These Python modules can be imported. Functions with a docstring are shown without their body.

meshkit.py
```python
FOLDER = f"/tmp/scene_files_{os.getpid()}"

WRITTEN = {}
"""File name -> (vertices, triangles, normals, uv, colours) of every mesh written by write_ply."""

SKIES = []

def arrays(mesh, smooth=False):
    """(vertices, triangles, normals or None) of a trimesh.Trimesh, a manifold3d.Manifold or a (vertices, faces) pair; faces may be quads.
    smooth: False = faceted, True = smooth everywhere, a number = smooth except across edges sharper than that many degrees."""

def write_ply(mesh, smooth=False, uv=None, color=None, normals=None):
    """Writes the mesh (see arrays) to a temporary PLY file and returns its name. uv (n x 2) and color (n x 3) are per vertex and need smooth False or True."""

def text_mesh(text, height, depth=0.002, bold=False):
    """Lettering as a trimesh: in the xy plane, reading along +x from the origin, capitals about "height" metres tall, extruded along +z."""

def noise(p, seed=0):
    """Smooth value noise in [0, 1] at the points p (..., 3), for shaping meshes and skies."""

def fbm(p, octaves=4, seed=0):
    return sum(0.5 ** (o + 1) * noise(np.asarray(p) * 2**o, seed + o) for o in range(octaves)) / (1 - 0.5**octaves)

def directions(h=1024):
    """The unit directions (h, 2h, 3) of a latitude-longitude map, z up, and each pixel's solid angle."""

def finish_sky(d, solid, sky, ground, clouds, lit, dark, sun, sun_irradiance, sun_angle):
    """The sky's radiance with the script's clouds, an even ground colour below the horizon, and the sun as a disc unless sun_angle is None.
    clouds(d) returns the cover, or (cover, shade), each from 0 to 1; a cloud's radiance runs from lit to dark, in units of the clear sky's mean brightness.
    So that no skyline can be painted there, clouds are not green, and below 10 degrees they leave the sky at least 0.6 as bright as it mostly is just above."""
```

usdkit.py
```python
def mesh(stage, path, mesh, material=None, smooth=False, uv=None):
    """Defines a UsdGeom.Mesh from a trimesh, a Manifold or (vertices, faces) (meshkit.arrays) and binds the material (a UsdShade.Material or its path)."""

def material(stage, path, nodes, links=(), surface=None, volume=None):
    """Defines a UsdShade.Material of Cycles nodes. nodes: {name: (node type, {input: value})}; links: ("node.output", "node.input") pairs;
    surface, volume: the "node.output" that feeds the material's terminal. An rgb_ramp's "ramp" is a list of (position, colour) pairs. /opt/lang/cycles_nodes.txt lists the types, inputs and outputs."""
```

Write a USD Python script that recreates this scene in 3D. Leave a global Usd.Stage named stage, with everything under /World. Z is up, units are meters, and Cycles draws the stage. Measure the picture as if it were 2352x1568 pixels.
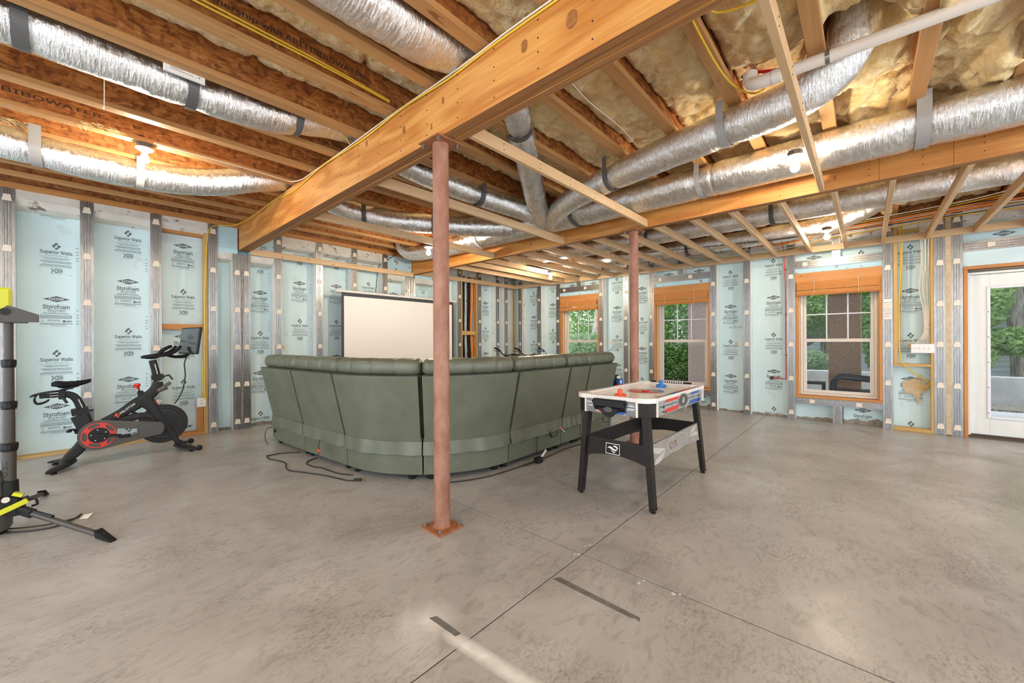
import math, random
import numpy as np, trimesh, usdkit, meshkit
from pxr import Usd, UsdGeom, UsdLux, UsdShade, Sdf, Gf, Vt
from shapely.geometry import Polygon, Point, LineString, box as sbox
from shapely.ops import unary_union
from shapely import affinity
random.seed(7); RNG = np.random.default_rng(7)
stage = Usd.Stage.CreateInMemory()
UsdGeom.SetStageUpAxis(stage, 'Z'); UsdGeom.SetStageMetersPerUnit(stage, 1.0)
W = '/World'
UsdGeom.Xform.Define(stage, W); UsdGeom.Scope.Define(stage, W + '/Looks')

# ------------------------------------------------------------------ camera, sky, exposure
CAM_H, TH, ROLL = 1.22, math.radians(41.99), 0.00436
cam = UsdGeom.Camera.Define(stage, W + '/camera')
_f = np.array([math.cos(TH), math.sin(TH), 0]); _r0 = np.array([math.sin(TH), -math.cos(TH), 0]); _u0 = np.array([0, 0, 1.])
_r = _r0 - ROLL * _u0; _u = _u0 + ROLL * _r0
_r /= np.linalg.norm(_r); _u /= np.linalg.norm(_u)
cam.AddTransformOp().Set(Gf.Matrix4d(*_r, 0, *_u, 0, *(-_f), 0, 0, 0, CAM_H, 1))
cam.CreateHorizontalApertureAttr(36.0); cam.CreateVerticalApertureAttr(24.0)
cam.CreateFocalLengthAttr(905.1 / 2352 * 36); cam.CreateClippingRangeAttr((0.05, 200.0))
cam.CreateExposureAttr(0.68)
sky = UsdLux.DomeLight.Define(stage, W + '/sky')               # soft overcast daylight
sky.CreateIntensityAttr(0.70); sky.CreateColorAttr((0.88, 0.96, 1.05))
BULB_POWER = 400.0
sun = UsdLux.DistantLight.Define(stage, W + '/sun')              # low-key sun from the right, over the trees; the deck and the wall keep it off the windows
sun.CreateIntensityAttr(8.0); sun.CreateAngleAttr(1.5); sun.CreateColorAttr((1.0, .93, .80))
_sd = Gf.Vec3d(-.50, -.50, .71).GetNormalized(); sun.AddTransformOp().Set(Gf.Matrix4d(Gf.Rotation(Gf.Vec3d(0, 0, 1), _sd), Gf.Vec3d(0)))

# ------------------------------------------------------------------ scene helpers
ORG, NAMES = {}, {}
def uniq(parent, name):
    k = (parent, name); n = NAMES.get(k, 0); NAMES[k] = n + 1
    return f'{parent}/{name}' + (f'_{n:03d}' if n else '')
def key(p, label=None, cat=None, group=None, kind=None):
    pr = stage.GetPrimAtPath(p)
    for k, v in (('label', label), ('category', cat), ('group', group), ('kind', kind)):
        if v: pr.SetCustomDataByKey(k, v)
    return p
def thing(name, label=None, cat=None, loc=(0, 0, 0), group=None, kind=None, parent=W):
    p = uniq(parent, name); x = UsdGeom.Xform.Define(stage, p)
    base = ORG.get(parent, np.zeros(3)); loc = np.asarray(loc, float)
    x.AddTranslateOp().Set(Gf.Vec3d(*(loc - base))); ORG[p] = loc
    return key(p, label, cat, group, kind)
def put(parent, name, m, mat, smooth=False, label=None):       # geometry given in world coordinates
    v, f = arr(m); p = uniq(parent, name); o = ORG.get(parent, np.zeros(3)); ORG[p] = o
    usdkit.mesh(stage, p, (v - o, f), f'{W}/Looks/{mat}', smooth=smooth)
    if label: key(p, label)
    return p
def solo(name, m, mat, label, cat, group=None, smooth=False, kind=None):
    return key(put(W, name, m, mat, smooth), label, cat, group, kind)
def copy_of(src, name, loc, label, cat, group=None, rotz=0, scale=None):
    p = uniq(W, name); x = UsdGeom.Xform.Define(stage, p)
    x.GetPrim().GetReferences().AddInternalReference(src); x.GetPrim().SetInstanceable(True)
    x.ClearXformOpOrder(); x.AddTranslateOp().Set(Gf.Vec3d(*map(float, loc)))
    if rotz: x.AddRotateZOp().Set(float(rotz))
    return key(p, label, cat, group)

# ------------------------------------------------------------------ mesh helpers (all return (v, f))
def arr(m):
    if isinstance(m, list): return cat(m)
    if isinstance(m, tuple): return m
    return np.asarray(m.vertices, float), np.asarray(m.faces, int)
def cat(ms):
    vs, fs, n = [], [], 0
    for m in ms:
        v, f = arr(m); vs.append(v); fs.append(f + n); n += len(v)
    return np.vstack(vs), np.vstack(fs)
def hull(pts):
    h = trimesh.convex.convex_hull(np.asarray(pts, float)); return np.array(h.vertices), np.array(h.faces)
_BF = np.array([[0, 1, 3], [0, 3, 2], [4, 6, 7], [4, 7, 5], [0, 4, 5], [0, 5, 1], [2, 3, 7], [2, 7, 6], [0, 2, 6], [0, 6, 4], [1, 5, 7], [1, 7, 3]])
def bx(x0, x1, y0, y1, z0, z1, bev=0):
    x0, x1 = sorted((x0, x1)); y0, y1 = sorted((y0, y1)); z0, z1 = sorted((z0, z1))
    if bev:
        p = []
        for a in (0, 1):
            for b in (0, 1):
                for c in (0, 1):
                    q = np.array([(x0, x1)[a], (y0, y1)[b], (z0, z1)[c]]); s = np.array([1 - 2 * a, 1 - 2 * b, 1 - 2 * c]) * bev
                    for k in range(3):
                        t = q + s; t[k] = q[k]; p.append(t)
        return hull(p)
    v = np.array([[x, y, z] for x in (x0, x1) for y in (y0, y1) for z in (z0, z1)], float)
    return v, _BF.copy()
def bar(p, q, w, h, up=(0, 0, 1), bev=0):                       # box beam from p to q, w sideways, h along up
    p, q = np.asarray(p, float), np.asarray(q, float); d = q - p; L = np.linalg.norm(d); d /= L
    s = np.cross(d, up); s /= np.linalg.norm(s); u = np.cross(s, d)
    v, f = bx(0, L, -w / 2, w / 2, -h / 2, h / 2, bev)
    return p + v[:, :1] * d + v[:, 1:2] * s + v[:, 2:] * u, f
def spline(pts, step=0.03):
    from scipy.interpolate import CubicSpline
    p = np.asarray(pts, float); t = np.r_[0, np.cumsum(np.linalg.norm(np.diff(p, axis=0), axis=1))]
    if len(p) < 3: return np.linspace(p[0], p[-1], max(2, int(t[-1] / step)))
    from scipy.interpolate import PchipInterpolator
    return PchipInterpolator(t, p, axis=0)(np.linspace(0, t[-1], max(4, int(t[-1] / step))))
def frames(p):
    t = np.gradient(p, axis=0); t /= np.linalg.norm(t, axis=1, keepdims=True) + 1e-12
    a = np.cross(t[0], [0, 0, 1.]) if abs(t[0, 2]) < .95 else np.array([1., 0, 0])
    A = np.zeros_like(p)
    for i in range(len(p)):
        a = a - t[i] * (a @ t[i]); a /= np.linalg.norm(a) + 1e-12; A[i] = a
    return t, A, np.cross(t, A)
def loft(rings, caps=True, closed=False):
    R = np.asarray(rings, float); n, k = R.shape[:2]; v = R.reshape(-1, 3); f = []
    i, j = np.meshgrid(np.arange(n if closed else n - 1), np.arange(k), indexing='ij'); i, j = i.ravel(), j.ravel()
    a, b, c, d = i * k + j, i * k + (j + 1) % k, ((i + 1) % n) * k + (j + 1) % k, ((i + 1) % n) * k + j
    f = np.vstack([np.c_[a, b, c], np.c_[a, c, d]])
    if caps and not closed:
        m = len(v); v = np.vstack([v, R[0].mean(0), R[-1].mean(0)]); q = np.arange(k)
        f = np.vstack([f, np.c_[np.full(k, m), (q + 1) % k, q], np.c_[np.full(k, m + 1), (n - 1) * k + q, (n - 1) * k + (q + 1) % k]])
    return v, f
def tube(pts, r, sides=10, step=None, closed=False, sq=(1, 1)):
    p = np.asarray(pts, float)
    if step: p = spline(p, step)
    t, A, B = frames(p); r = np.broadcast_to(r, (len(p),)) if np.ndim(r) == 0 else np.interp(np.linspace(0, 1, len(p)), np.linspace(0, 1, len(r)), r)
    th = np.arange(sides) * 2 * np.pi / sides
    R = p[:, None] + r[:, None, None] * (np.cos(th)[None, :, None] * A[:, None] * sq[0] + np.sin(th)[None, :, None] * B[:, None] * sq[1])
    return loft(R, closed=closed)
def rod(p, q, r, sides=12): return tube([p, q], r, sides)
def lathe(prof, c, axis=(0, 0, 1), n=24, a0=0, a1=2 * np.pi):
    ax = np.asarray(axis, float); ax /= np.linalg.norm(ax); s = np.cross(ax, [1, 0, 0] if abs(ax[0]) < .9 else [0, 1, 0]); s /= np.linalg.norm(s); u = np.cross(ax, s)
    th = np.linspace(a0, a1, n, endpoint=False); P = np.asarray(prof, float)
    R = np.asarray(c, float) + P[None, :, 0, None] * (np.cos(th)[:, None, None] * s + np.sin(th)[:, None, None] * u) + P[None, :, 1, None] * ax
    k = len(P); i, j = np.meshgrid(np.arange(n), np.arange(k - 1), indexing='ij'); i, j = i.ravel(), j.ravel(); i2 = (i + 1) % n
    a, b, c_, d = i * k + j, i2 * k + j, i2 * k + j + 1, i * k + j + 1
    return R.reshape(-1, 3), np.vstack([np.c_[a, b, c_], np.c_[a, c_, d]])
def ell(c, r, sub=3):
    m = trimesh.creation.icosphere(subdivisions=sub); return np.array(m.vertices) * np.asarray(r) + np.asarray(c), np.array(m.faces)
def poly2(shape):                                               # shapely shape -> flat triangles (v2, f)
    vs, fs, n = [], [], 0
    for g in getattr(shape, 'geoms', [shape]):
        if g.geom_type != 'Polygon' or g.area < 1e-9: continue
        v, f = trimesh.creation.triangulate_polygon(g, engine='earcut'); vs.append(v); fs.append(f + n); n += len(v)
    return np.vstack(vs), np.vstack(fs)
def flat(shape, fn):                                            # 2D print laid on a surface: fn(u, v) -> xyz
    v, f = poly2(shape); return np.array([fn(a, b) for a, b in v]), f
def extr(shape, d, fn):                                         # extrude 2D shape by d; fn(u, v, w) -> xyz
    out = []
    for g in getattr(shape, 'geoms', [shape]):
        m = trimesh.creation.extrude_polygon(g, d, engine='earcut'); out.append((np.array([fn(*q) for q in m.vertices]), np.array(m.faces)))
    return cat(out)
_TX = {}
def text(s, h, bold=False, width=None):                         # lettering as a shapely shape, origin at its lower left
    k = (s, bold)
    if k not in _TX:
        m = meshkit.text_mesh(s, 1.0, 0.1, bold); v = np.asarray(m.vertices); f = np.asarray(m.faces); top = np.all(v[f][:, :, 2] > 0.05, axis=1)
        _TX[k] = unary_union([Polygon(t[:, :2]).buffer(1e-4) for t in v[f[top]] if Polygon(t[:, :2]).area > 1e-8]).simplify(0.012)
    g = affinity.scale(_TX[k], h, h, origin=(0, 0))
    if width: x0, _, x1, _ = g.bounds; g = affinity.scale(g, width / (x1 - x0), 1, origin=(0, 0))
    return affinity.translate(g, -g.bounds[0], 0)
def mv(g, x, y): return affinity.translate(g, x, y)

# ------------------------------------------------------------------ materials
def mk(name, c1, c2=None, sc=(6, 6, 6), rough=.6, metal=0, bump=0, bsc=None, detail=4, lo=.35, hi=.65, dist=0, c3=None, spec=.5, spots=None, bdist=.01, nz='fac', rg=.6, **kw):
    n = {'p': ('principled_bsdf', dict(roughness=rough, metallic=metal, specular_ior_level=spec, **kw))}; l = []
    if c2 is None: n['p'][1]['base_color'] = c1
    else:
        n['t'] = ('texture_coordinate', {}); n['m'] = ('mapping', dict(scale=sc)); n['n'] = ('noise_texture', dict(scale=1.0, detail=detail, roughness=rg, distortion=dist))
        ramp = [(lo, c1), (hi, c2)] if c3 is None else [(lo, c1), ((lo + hi) / 2, c3), (hi, c2)]
        n['r'] = ('rgb_ramp', dict(ramp=ramp)); l += [('t.object', 'm.vector'), ('m.vector', 'n.vector'), ('n.fac', 'r.fac')]
        src = 'r.color'
        if spots:                                               # (colour, scale vec, threshold lo, hi)
            n['m2'] = ('mapping', dict(scale=spots[1], location=(3.1, 1.7, 5.3))); n['n2'] = ('noise_texture', dict(scale=1.0, detail=3, roughness=.6)); n['r2'] = ('rgb_ramp', dict(ramp=[(spots[2], (0, 0, 0)), (spots[3], (spots[4],) * 3 if len(spots) > 4 else (1, 1, 1))]))
            n['x'] = ('mix_color', dict(b=spots[0])); l += [('t.object', 'm2.vector'), ('m2.vector', 'n2.vector'), ('n2.fac', 'r2.fac'), ('r2.color', 'x.fac'), ('r.color', 'x.a')]; src = 'x.result'
        l.append((src, 'p.base_color'))
    if bump:
        n['tb'] = ('texture_coordinate', {}); n['mb'] = ('mapping', dict(scale=bsc or sc)); n['nb'] = ('noise_texture', dict(scale=1.0, detail=5, roughness=.65))
        n['b'] = ('bump', dict(strength=bump, distance=bdist)); l += [('tb.object', 'mb.vector'), ('mb.vector', 'nb.vector'), ('nb.fac', 'b.height'), ('b.normal', 'p.normal')]
    usdkit.material(stage, f'{W}/Looks/{name}', n, l, 'p.BSDF')
mk('foam_blue', (.57, .735, .76), (.66, .80, .815), sc=(1.2, 1.2, .25), rough=.65, bump=.05, bsc=(60, 60, 8), spots=((.47, .60, .56), (5, 5, 4), .64, .84))
mk('foam_smear', (.45, .66, .74), (.30, .26, .21), sc=(9, 9, 12), rough=.8, bump=.4, bsc=(40, 40, 40), lo=.60, hi=.66)
mk('foam_white', (.76, .76, .71), (.84, .84, .80), sc=(3, 3, 3), rough=.75, spots=((.33, .27, .21), (11, 11, 16), .66, .74))
mk('foam_ledge', (.62, .57, .50), (.72, .70, .64), sc=(5, 5, 5), rough=.8, spots=((.20, .16, .12), (7, 7, 9), .60, .70), bump=.4, bsc=(50, 50, 50))
mk('print_ink', (.115, .13, .135), rough=.7)
mk('stencil', (.06, .03, .018), rough=.7)
mk('print_fine', (.20, .25, .26), rough=.7)
mk('galv', (.26, .255, .245), (.34, .335, .325), sc=(60, 60, 10), rough=.33, metal=.88, detail=5, spots=((.33, .29, .25), (5, 5, 1.6), .62, .80))
mk('clip_white', (.78, .68, .56), rough=.6)
mk('cement', (.22, .18, .14), (.36, .31, .25), sc=(20, 20, 20), rough=.95, bump=.5, bsc=(60, 60, 60))
mk('spray_foam', (.52, .38, .22), (.64, .50, .32), sc=(20, 20, 20), rough=.7, bump=.5, bsc=(45, 45, 45))
def wood(name, a, b, ax, c3=None, dark=None, rough=.55, f=14, **kw):
    sc = [f, f, f]; sc['xyz'.index(ax)] = f * .06
    mk(name, a, b, sc=tuple(sc), rough=rough, detail=6, dist=.6, c3=c3, bump=.12, lo=.3, hi=.7, spots=dark, **kw)
K = ((.25, .085, .02), (7, 7, 7), .72, .78)
for ax in 'xyz':
    wood('pine_' + ax, (.58, .36, .18), (.70, .49, .28), ax, dark=K)
    wood('cedar_' + ax, (.44, .17, .04), (.60, .27, .075), ax, dark=K)
    wood('treated_' + ax, (.50, .29, .08), (.62, .40, .15), ax, dark=K)
wood('flange', (.40, .19, .062), (.56, .30, .115), 'x', dark=((.26, .09, .03), (3, 14, 14), .66, .72))
wood('flange_dark', (.30, .14, .05), (.44, .22, .08), 'x', dark=((.20, .07, .02), (3, 14, 14), .66, .72))
# laminated beams: cathedral grain from distorted bands, plus knots
usdkit.material(stage, W + '/Looks/lvl_face', {
    't': ('texture_coordinate', {}), 'm': ('mapping', dict(scale=(3, .75, 4.2))), 'n': ('noise_texture', dict(scale=1.0, detail=2, roughness=.5)),
    'w': ('math', dict(math_type='multiply', value2=27.0)), 's': ('math', dict(math_type='sine')),
    'r': ('rgb_ramp', dict(ramp=[(0, (.54, .205, .040)), (.35, (.60, .25, .055)), (1, (.70, .33, .085))])), 'mr': ('map_range', dict(from_min=-1, from_max=1)),
    'm2': ('mapping', dict(scale=(60, 2.5, 60))), 'n2': ('noise_texture', dict(scale=1.0, detail=4)), 'r2': ('rgb_ramp', dict(ramp=[(.3, (.78, .74, .7)), (.7, (1, 1, 1))])),
    'x': ('mix_color', dict(blend_type='multiply', fac=1.0)), 'p': ('principled_bsdf', dict(roughness=.5))},
    [('t.object', 'm.vector'), ('m.vector', 'n.vector'), ('n.fac', 'w.value1'), ('w.value', 's.value1'), ('s.value', 'mr.value'), ('mr.result', 'r.fac'), ('t.object', 'm2.vector'), ('m2.vector', 'n2.vector'), ('n2.fac', 'r2.fac'), ('r.color', 'x.a'), ('r2.color', 'x.b'), ('x.result', 'p.base_color')], 'p.BSDF')
mk('lvl_edge', (.22, .085, .022), (.42, .19, .06), sc=(90, 1.2, 20), rough=.7, detail=5, bump=.3, bsc=(120, 3, 40))
mk('knot', (.22, .075, .02), (.36, .14, .035), sc=(30, 30, 30), rough=.6)
def osb(name, cols, rough=.6):
    usdkit.material(stage, f'{W}/Looks/{name}', {
        't': ('texture_coordinate', {}), 'nd': ('noise_texture', dict(scale=6.0, detail=2)), 'mx': ('mix_vector', dict(fac=.06)),
        'm': ('mapping', dict(scale=(17, 60, 60), rotation=(0, .30, .2))), 'v': ('voronoi_texture', dict(scale=1.0, randomness=1.0)),
        'm2': ('mapping', dict(scale=(34, 60, 24), rotation=(0, -.5, .2))), 'v2': ('voronoi_texture', dict(scale=1.0, randomness=1.0)),
        'b1': ('rgb_to_bw', {}), 'b2': ('rgb_to_bw', {}), 'x': ('mix_float', dict(fac=.45)),
        'm3': ('mapping', dict(scale=(14, 60, 60))), 'n3': ('noise_texture', dict(scale=1.0, detail=4)), 'x3': ('mix_float', dict(fac=.22)),
        'r': ('rgb_ramp', dict(ramp=cols)), 'bp': ('bump', dict(strength=.25, distance=.004)), 'p': ('principled_bsdf', dict(roughness=rough))},
        [('t.object', 'nd.vector'), ('t.object', 'mx.a'), ('nd.color', 'mx.b'), ('mx.result', 'm.vector'), ('m.vector', 'v.vector'), ('mx.result', 'm2.vector'), ('m2.vector', 'v2.vector'),
         ('v.color', 'b1.color'), ('v2.color', 'b2.color'), ('b1.val', 'x.a'), ('b2.val', 'x.b'), ('t.object', 'm3.vector'), ('m3.vector', 'n3.vector'), ('x.result', 'x3.a'), ('n3.fac', 'x3.b'),
         ('x3.result', 'r.fac'), ('r.color', 'p.base_color'), ('x.result', 'bp.height'), ('bp.normal', 'p.normal')], 'p.BSDF')
osb('osb', [(.2, (.11, .034, .009)), (.42, (.30, .098, .020)), (.6, (.42, .155, .035)), (.8, (.54, .25, .075))])
mk('fibreglass', (.76, .50, .19), (.97, .82, .50), sc=(9, 9, 9), rough=.95, detail=9, c3=(.90, .67, .32), bump=.9, bsc=(26, 26, 26), bdist=.03, dist=.8, spec=.1, sheen_weight=.3)
def foil(name, tint, sc):
    usdkit.material(stage, f'{W}/Looks/{name}', {
        't': ('texture_coordinate', {}), 'mp': ('mapping', dict(scale=sc)), 'n': ('noise_texture', dict(scale=1.0, detail=6, roughness=.66, distortion=1.4)), 'v': ('voronoi_texture', dict(scale=30.0, randomness=1.0, feature='distance_to_edge')),
        'nd': ('noise_texture', dict(scale=14.0, detail=3)), 'mv': ('mix_vector', dict(fac=.10)), 'x': ('mix_float', dict(fac=.22)),
        'rn': ('rgb_ramp', dict(ramp=[(.3, (.14, .14, .14)), (.7, (.34, .34, .34))])),
        'b': ('bump', dict(strength=.85, distance=.009)), 'p': ('principled_bsdf', dict(base_color=tint, metallic=.97))},
        [('t.object', 'mp.vector'), ('mp.vector', 'n.vector'), ('t.object', 'nd.vector'), ('t.object', 'mv.a'), ('nd.color', 'mv.b'), ('mv.result', 'v.vector'), ('n.fac', 'x.a'), ('v.distance', 'x.b'), ('x.result', 'b.height'), ('b.normal', 'p.normal'), ('nd.fac', 'rn.fac'), ('rn.color', 'p.roughness')], 'p.BSDF')
foil('foil_x', (.82, .82, .81), (70, 13, 13)); foil('foil_y', (.82, .82, .81), (13, 70, 13))
mk('strap_dark', (.10, .10, .10), rough=.5)
mk('strap_grey', (.36, .35, .34), rough=.45)
mk('scrim', (.6, .62, .62), rough=.4, metal=.6)
usdkit.material(stage, W + '/Looks/concrete', {'t': ('texture_coordinate', {}),
    'n1': ('noise_texture', dict(scale=1.5, detail=10, roughness=.68, distortion=.8)), 'r1': ('rgb_ramp', dict(ramp=[(.30, (.325, .303, .277)), (.52, (.415, .392, .363)), (.72, (.50, .478, .45))])),
    'mb': ('mapping', dict(scale=(7, 15, 5))), 'n2': ('noise_texture', dict(scale=1.0, detail=8, roughness=.72, distortion=1.5)), 'r2': ('rgb_ramp', dict(ramp=[(.36, (.80, .79, .775)), (.5, (1, 1, 1)), (.68, (1.0, 1.0, 1.0))])),
    'mc': ('mapping', dict(scale=(42, 70, 40))), 'n3': ('noise_texture', dict(scale=1.0, detail=5, roughness=.7, distortion=.6)), 'r3': ('rgb_ramp', dict(ramp=[(.50, (0, 0, 0)), (.60, (1, 1, 1))])),
    'n4': ('noise_texture', dict(scale=1.9, detail=4, roughness=.6)), 'r4': ('rgb_ramp', dict(ramp=[(.46, (0, 0, 0)), (.62, (1, 1, 1))])), 'f': ('math', dict(math_type='multiply')), 'r5': ('rgb_ramp', dict(ramp=[(0, (1, 1, 1)), (1, (.70, .68, .655))])),
    'x1': ('mix_color', dict(blend_type='multiply', fac=1.0)), 'x2': ('mix_color', dict(blend_type='multiply', fac=1.0)), 'b': ('bump', dict(strength=.12, distance=.004)), 'rr': ('rgb_ramp', dict(ramp=[(.35, (.40, .40, .40)), (.65, (.24, .24, .24))])), 'p': ('principled_bsdf', dict(specular_ior_level=.45))},
    [('t.object', 'n1.vector'), ('n1.fac', 'r1.fac'), ('t.object', 'mb.vector'), ('mb.vector', 'n2.vector'), ('n2.fac', 'r2.fac'), ('t.object', 'mc.vector'), ('mc.vector', 'n3.vector'), ('n3.fac', 'r3.fac'), ('t.object', 'n4.vector'), ('n4.fac', 'r4.fac'), ('r3.color', 'f.value1'), ('r4.color', 'f.value2'), ('f.value', 'r5.fac'),
     ('r1.color', 'x1.a'), ('r2.color', 'x1.b'), ('x1.result', 'x2.a'), ('r5.color', 'x2.b'), ('x2.result', 'p.base_color'), ('n3.fac', 'b.height'), ('b.normal', 'p.normal'), ('n1.fac', 'rr.fac'), ('rr.color', 'p.roughness')], 'p.BSDF')
mk('joint_dark', (.06, .055, .05), rough=.95)
mk('tape_dark', (.115, .108, .098), (.17, .16, .145), sc=(14, 14, 14), rough=.8)
mk('paint_white', (.60, .58, .54), rough=.6)
mk('rust', (.26, .105, .063), (.40, .205, .14), sc=(9, 9, 5), rough=.6, metal=.1, detail=8, bump=.3, bsc=(60, 60, 60), spots=((.50, .34, .27), (40, 40, 30), .70, .80, .6))
mk('rust_plate', (.27, .085, .03), (.42, .16, .06), sc=(18, 18, 18), rough=.65, detail=6, bump=.3)
mk('bolt', (.35, .34, .33), rough=.35, metal=.9)
mk('leather', (.112, .122, .082), (.142, .152, .106), sc=(5, 5, 5), rough=.38, detail=6, bump=.14, bsc=(160, 160, 160), bdist=.003, spec=.5)
mk('leather_dark', (.055, .060, .042), rough=.5)
mk('black_plastic', (.012, .012, .012), rough=.45, spec=.28)
mk('black_satin', (.018, .0175, .017), rough=.48, spec=.3)
mk('black_rubber', (.010, .010, .010), rough=.7, spec=.25)
mk('brown_black', (.014, .0105, .0085), (.020, .015, .012), sc=(3, 3, 40), rough=.40, spec=.25)
mk('steel', (.55, .55, .55), rough=.3, metal=.95)
mk('dark_metal', (.10, .095, .09), rough=.4, metal=.5)
mk('white_plastic', (.80, .78, .74), rough=.35)
mk('cream_plastic', (.74, .68, .60), rough=.4)
mk('pvc', (.78, .72, .66), rough=.35)
mk('table_white', (.80, .74, .68), rough=.16)
mk('red_paint', (.66, .035, .02), rough=.35)
mk('red_clear', (.62, .02, .012), rough=.15)
mk('orange_plastic', (.80, .075, .012), rough=.25)
mk('blue_plastic', (.012, .17, .55), rough=.25)
mk('blue_paint', (.025, .10, .36), rough=.35)
mk('silver_paint', (.46, .46, .45), rough=.28, metal=.35)
mk('grey_panel', (.27, .25, .235), (.33, .31, .29), sc=(5, 5, 5), rough=.3)
mk('pale_panel', (.52, .49, .45), rough=.3)
mk('lime', (.62, .62, .02), rough=.35)
mk('grey_tube', (.075, .064, .056), rough=.42, metal=.2, spec=.35)
mk('grey_plastic', (.085, .082, .078), rough=.45, spec=.35)
mk('screen_white', (.86, .82, .77), rough=.7)
mk('screen_border', (.05, .052, .055), rough=.7)
mk('glass_black', (.03, .035, .036), rough=.08, spec=.8)
mk('smoke_plastic', (.085, .077, .062), rough=.3, spec=.35)
mk('cable_yellow', (.72, .46, .03), rough=.45)
mk('cable_white', (.78, .70, .58), rough=.45)
mk('cable_orange', (.86, .22, .02), rough=.45)
mk('cable_red', (.70, .02, .025), rough=.35)
mk('cable_blue', (.02, .10, .45), rough=.35)
mk('cable_black', (.014, .014, .014), rough=.5)
mk('paper', (.80, .76, .68), rough=.7)
mk('label_tan', (.78, .62, .45), rough=.7)
mk('vinyl', (.70, .62, .54), rough=.4)
mk('vinyl_white', (.72, .74, .76), rough=.4)
mk('door_white', (.70, .71, .67), (.76, .77, .74), sc=(14, 14, 2), rough=.4)
mk('bronze', (.10, .075, .055), rough=.4, metal=.5)
mk('string', (.75, .66, .52), rough=.8)
mk('bamboo', (.50, .19, .05), (.66, .30, .09), sc=(3, 3, 160), rough=.5, detail=4)
mk('bamboo_v', (.42, .17, .05), rough=.5)
mk('bike_blue', (.12, .25, .45), rough=.3, metal=.4)
mk('stucco_brown', (.26, .15, .09), (.46, .29, .19), sc=(60, 60, 60), rough=.9, detail=6, bump=.6, bsc=(70, 70, 70))
mk('stucco_pink', (.70, .50, .48), (.80, .61, .58), sc=(20, 20, 20), rough=.9, bump=.3, bsc=(60, 60, 60))
mk('garden_wall', (.44, .43, .43), (.58, .57, .57), sc=(3, 3, 3), rough=.9, detail=8, bump=.3, bsc=(40, 40, 40))
mk('patio', (.52, .52, .53), (.62, .62, .63), sc=(2, 2, 2), rough=.8)
mk('mulch', (.10, .075, .055), (.42, .38, .33), sc=(30, 30, 30), rough=.95, detail=6, bump=.6)
mk('bark', (.24, .19, .16), (.70, .61, .56), sc=(24, 24, 3), rough=.9, detail=8, bump=.9, bsc=(30, 30, 4), bdist=.03)
mk('siding', (.48, .53, .58), rough=.7)
mk('trim_white', (.72, .74, .78), rough=.6)
mk('deck_grey', (.30, .28, .26), rough=.8)
mk('patio_metal', (.015, .018, .03), rough=.3)
def leafmat(name, cols):
    usdkit.material(stage, f'{W}/Looks/{name}', {'g': ('geometry', {}), 'r': ('rgb_ramp', dict(ramp=cols)), 'd': ('principled_bsdf', dict(roughness=.5, specular_ior_level=.3)), 'tr': ('translucent_bsdf', {}), 'm': ('mix_closure', dict(fac=.5))},
        [('g.random_per_island', 'r.fac'), ('r.color', 'd.base_color'), ('r.color', 'tr.color'), ('d.BSDF', 'm.closure1'), ('tr.BSDF', 'm.closure2')], 'm.closure')
leafmat('leaf_green', [(0, (.36, .52, .20)), (.4, (.55, .70, .34)), (.72, (.74, .83, .58)), (.88, (.90, .86, .26)), (1, (.92, .55, .10))])
leafmat('leaf_pale', [(0, (.42, .55, .34)), (.5, (.66, .76, .56)), (.85, (.84, .90, .76)), (.95, (.88, .84, .3)), (1, (.9, .48, .14))])
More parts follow.
